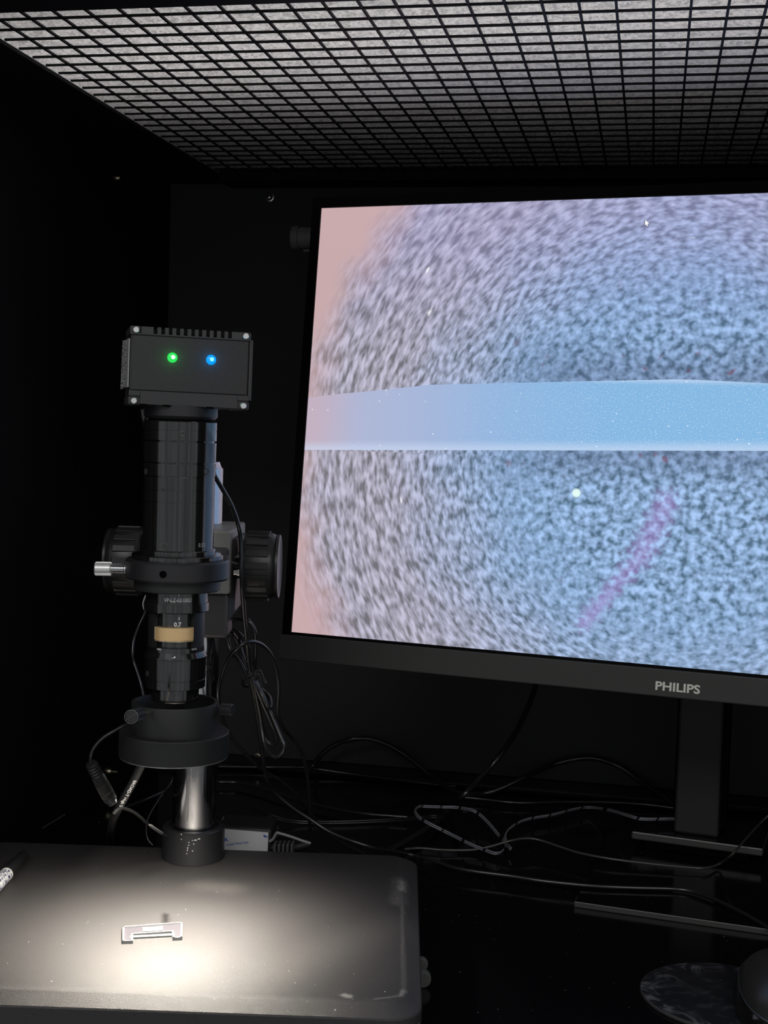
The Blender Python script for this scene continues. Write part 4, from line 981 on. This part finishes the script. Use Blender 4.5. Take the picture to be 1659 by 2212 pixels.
lab = [fz_(p) for p in lab]
mb = MB(); mb.prism(lab, V((0, -.0002, 0))); lb = obj('tape_label', mb, mat('white_tape', (.60, .60, .62), .5), brk); lb['label'] = 'white paper tape label with blue print'
up_ = V((-.12, 0, 1)).normalized(); rt_ = V((.985, -.06, .17)).normalized(); up_ = (up_-rt_*up_.dot(rt_)).normalized()
SB = pxm(DB)
text('label_lettering', 'Coated Tissue Tape', fz_(pd(512.5, 1822.5, DB))+V((0, -.0003, 0)), rt_, up_, 50*SB, 7.2*SB, MT['blue_print'], lb, .00005, .01)
text('label_lettering', '-', fz_(pd(484.5, 1829, DB))+V((0, -.0003, 0)), rt_, up_, 3*SB, 1.5*SB, MT['blue_print'], lb, .00005)
text('label_lettering', 'AA', fz_(pd(483, 1815, DB))+V((0, -.0003, 0)), rt_, up_, 20*SB, 9.5*SB, MT['blue_print'], lb, .00005, .02)
cq = fz_(pd(574.5, 1803, DB))+V((0, -.0004, 0))
mb = MB(); mb.add([cq+V((math.cos(a)*5.2*SB, 0, math.sin(a)*5.2*SB)) for a in [math.radians(165+i*15) for i in range(12)]]+[cq+V((math.cos(a)*1.6*SB, 0, math.sin(a)*1.6*SB)) for a in [math.radians(330-i*15) for i in range(12)]], [(i, i+1, 22-i, 23-i) for i in range(11)]); obj('label_emblem', mb, MT['blue_print'], lb)
# ribbed plug at its right
pg = thing('ribbed_plug', pd(612, 1830, DB), 'black ribbed cable plug at the right end of the power adapter', 'plug')
for i in range(5):
    c = pd(595+i*9.2, 1828, DB-.004); obj('rib', MB().box(c-Z*.003, (6*SB, .010, 24*SB+.004), (Xp, Yp, Z)), mat('plug_grey', (.06, .06, .06), .5) if i == 0 else bpy.data.materials['plug_grey'], pg, bevel=.0004)
obj('plug_core', MB().tube(dd([(586, 1832), (610, 1833), (640, 1830), (668, 1822)], DB+.002), 9*SB, 12), MT['neck'], pg, 60)
obj('plug_cable', MB().tube(dd([(582, 1818), (590, 1812), (597, 1800), (603, 1800), (630, 1808), (655, 1817), (671, 1822)], DB+.000), 3.4*SB, 12), mat('grey_sheath', (.20, .19, .185), .25, spec=.8), pg, 60)
# low cover behind the adapter
cable('black_sheath', [pd(480, 1772, .95), pd(510, 1778, .95), pd(560, 1784, .95), pd(600, 1792, .95)], .0045, 'black sheath lying behind the power adapter')

# ---------------------------------------------------------------- specimen holder on the base
zt5 = .0030
def bq(px_, py_, z_=None): return pz(px_, py_, ZB if z_ is None else z_)
sm = thing('specimen_holder', bq(330, 2018), 'white bracket-shaped specimen holder in the bright light spot', 'holder')
OUT = [(266.6, 2008), (392.4, 1998.5), (391.6, 2030.5), (374.7, 2031.4), (373, 2017), (285.6, 2023), (285.2, 2038), (266.4, 2038.6)]
PO = [bq(*q) for q in OUT]
def shrink(L, f): 
    c_ = sum(L, V((0, 0, 0)))/len(L); return [c_+(q_-c_)*f for q_ in L]
mb = MB(); mb.prism([PO[0], PO[5]+(PO[5]-PO[4])*0, PO[6], PO[7]][::-1], Z*.0008); mb.prism([PO[0], PO[1], PO[4], PO[5]][::-1], Z*.0008); mb.prism([PO[1], PO[2], PO[3], PO[4]][::-1], Z*.0008)
obj('holder_plate', mb, MT['bracket_in'], sm)
def wallseg(a, b_, w_=.0010, h_=.0017):
    u_ = (b_-a).normalized(); n_ = Z.cross(u_)*w_/2; e_ = u_*w_/2
    return MB().prism([a-e_-n_, b_+e_-n_, b_+e_+n_, a-e_+n_], Z*h_)
for i in range(8):
    obj('holder_rim', wallseg(PO[i], PO[(i+1) % 8]), MT['bracket'], sm)
wn = [bq(309, 2007.5), bq(351, 2004.5), bq(350.5, 2014), bq(309, 2017)]
mb = MB(); mb.prism([q+Z*.0008 for q in wn], Z*.0003); obj('holder_window', mb, MT['sample'], sm)
for a, b_ in ((0, 3), (1, 2)): obj('window_edge', wallseg(wn[a]+Z*.0008, wn[b_]+Z*.0008, .0004, .0005), MT['bracket'], sm)
sa_, sb_ = bq(287, 2026.5), bq(371.5, 2022)
o = obj('specimen_slice', wallseg(sa_, sb_, .0030, .0009), MT['sample'], sm)

# ---------------------------------------------------------------- marker pen
mr = 14.5*pxm(.80)
e_top = pz(52, 1846, ZB+mr); e_low = pz(-30, 1937, ZB+mr); ax_ = (e_low-e_top); ax_.z = 0; ax_.normalize()
mk = thing('marker_pen', e_top, 'black capped marker pen with blue printed white label at the left edge', 'pen')
jn = pz(14, 1884, ZB+mr); Lcap = (jn-e_top).length
obj('pen_cap', MB().lathe([(0, 0), (0, mr*.55), (.0006, mr*.70), (.002, mr*.80), (Lcap*.9, mr*.93), (Lcap, mr*.96), (Lcap, 0)], e_top, ax_, 40), MT['satin'], mk, 40)
obj('cap_ring', MB().lathe([(0, 0), (0, mr*.99), (.0035, mr*1.0), (.0035, 0)], e_top+ax_*Lcap, ax_, 40), MT['neck'], mk, 40)
obj('label_border', MB().lathe([(0, mr*.9), (0, mr*.975), (.0016, mr*.98), (.0016, mr*.9)], e_top+ax_*(Lcap+.0035), ax_, 40), MT['white'], mk, 40)
m, nt, b = nmat('pen_label'); g = G(nt)
vec, x, y, z = g.uv('Object')
u_ = g.m('ADD', g.m('MULTIPLY', x, ax_.x), g.m('MULTIPLY', y, ax_.y)); v_ = g.m('ADD', g.m('MULTIPLY', x, -ax_.y), g.m('MULTIPLY', y, ax_.x))
gl = g.ss(g.noise(g.comb(g.m('MULTIPLY', u_, 900), g.m('MULTIPLY', v_, 700), g.m('MULTIPLY', z, 700)), 1, 1), .44, .5)
row_ = g.ss(g.m('ABSOLUTE', g.m('SUBTRACT', g.m('FRACT', g.m('MULTIPLY', v_, 620)), .5)), .34, .40)
k_ = g.m('MAXIMUM', gl, row_)
nt.links.new(g.mix(k_, (.02, .03, .10), (.7, .7, .72)), b.inputs['Base Color']); b.inputs['Roughness'].default_value = .35
obj('pen_barrel', MB().lathe([(0, 0), (0, mr*.96), (.07, mr*.96), (.07, 0)], e_top+ax_*(Lcap+.005), ax_, 40), m, mk, 40)
mb = MB(); cl0 = e_top+ax_*.002+V((mr*.74, 0, mr*.1)); 

# ---------------------------------------------------------------- round pad and mouse
m, nt, b = nmat('scuffed_disc'); g = G(nt); vec, x, y, z = g.uv('Object')
nA = g.noise(vec, 60, 5, .65, 1.2); nB = g.noise(g.comb(g.m('MULTIPLY', x, 60), g.m('MULTIPLY', y, 400), 0), 1, 3, .6)
rad = g.m('SQRT', g.m('ADD', g.m('MULTIPLY', x, x), g.m('MULTIPLY', y, y)))
sc = g.m('MULTIPLY', g.ss(nA, .45, .75), g.m('MULTIPLY_ADD', g.ss(rad, .025, .043), .8, .2))
nt.links.new(g.mix(g.m('MAXIMUM', g.m('MULTIPLY', sc, .8), g.m('MULTIPLY', g.ss(nB, .66, .74), .5)), (.013, .013, .015), (.22, .22, .235)), b.inputs['Base Color'])
b.inputs['Roughness'].default_value = .32
cdsk = pz(1562, 2148, .002); rd_ = 182*pxm(.705)
MT['disc'] = m
dsk = thing('round_pad', V((cdsk.x, cdsk.y, 0)), 'thin round black pad with scuffed surface under the mouse', 'pad')
obj('pad_top', MB().lathe([(0, 0), (0, rd_-.0006), (.0016, rd_-.0004), (.0020, rd_-.0009), (.0020, 0)], V((cdsk.x, cdsk.y, 0)), Z, 96), m, dsk, 30)
obj('pad_edge', MB().lathe([(.0004, rd_-.0004), (.0004, rd_), (.0016, rd_), (.0018, rd_-.0004)], V((cdsk.x, cdsk.y, 0)), Z, 96, close=True), MT['bar_edge'], dsk, 30)
# mouse: super-ellipsoid shells
mc = V((pd(1700, 2170, .655).x, .655, 0)); mz0 = .0021
am = -.22
mxx = V((math.cos(am), math.sin(am), 0)); myy = V((-math.sin(am), math.cos(am), 0))
HWm, HLm, HHm = .0305, .056, .036
mc = pz(1583, 2100, .010)+mxx*HWm*.99-myy*.018; mc.z = 0
def shell(s_, h0, h1, top=True):
    NU, NV = 48, 14; vs = []; fs = []
    for j in range(NV+1):
        t_ = j/NV; ph = t_*PI/2
        for i in range(NU):
            th = 2*PI*i/NU; cx_, sy_ = math.cos(th), math.sin(th)
            ex = 2.6; rr_ = (abs(cx_)**ex+abs(sy_)**ex)**(-1/ex)
            k = math.cos(ph)**.75
            wob = 1-.08*math.sin(th)**2*(1 if abs(cx_) > 0 else 0)
            px_ = HWm*s_*rr_*cx_*k*wob; py_ = HLm*s_*rr_*sy_*k
            zz = h0+(h1-h0)*math.sin(ph)*(1-.18*(py_/HLm+.15)**2)
            vs.append(mc+mxx*px_+myy*py_+Z*(mz0+zz))
    for j in range(NV):
        for i in range(NU): fs.append((j*NU+i, j*NU+(i+1) % NU, (j+1)*NU+(i+1) % NU, (j+1)*NU+i))
    fs.append(tuple(range(NU-1, -1, -1))); fs.append(tuple(range(NV*NU, (NV+1)*NU)))
    return MB().add(vs, fs)
ms = thing('mouse', mc+Z*mz0, 'glossy black computer mouse on a round pad at the bottom right', 'mouse')
obj('mouse_skirt', shell(1.0, 0, .0165), MT['gloss'], ms, 60)
obj('mouse_shell', shell(.90, .0060, .0235), mat('mouse_grey', (.03, .029, .028), .30, spec=.5), ms, 60)
# chrome line where the shell meets the skirt
cl_ = []
for i in range(49):
    th = 2*PI*i/48; cx_, sy_ = math.cos(th), math.sin(th); ex = 2.6; rr_ = (abs(cx_)**ex+abs(sy_)**ex)**(-1/ex)
    cl_.append(mc+mxx*(HWm*.908*rr_*cx_*(1-.08*math.sin(th)**2))+myy*(HLm*.908*rr_*sy_)+Z*(mz0+.0098-.002*(sy_*.9+.15)**2))
obj('chrome_line', MB().tube(cl_, .00045, 6, 1), MT['steel'], ms, 60)
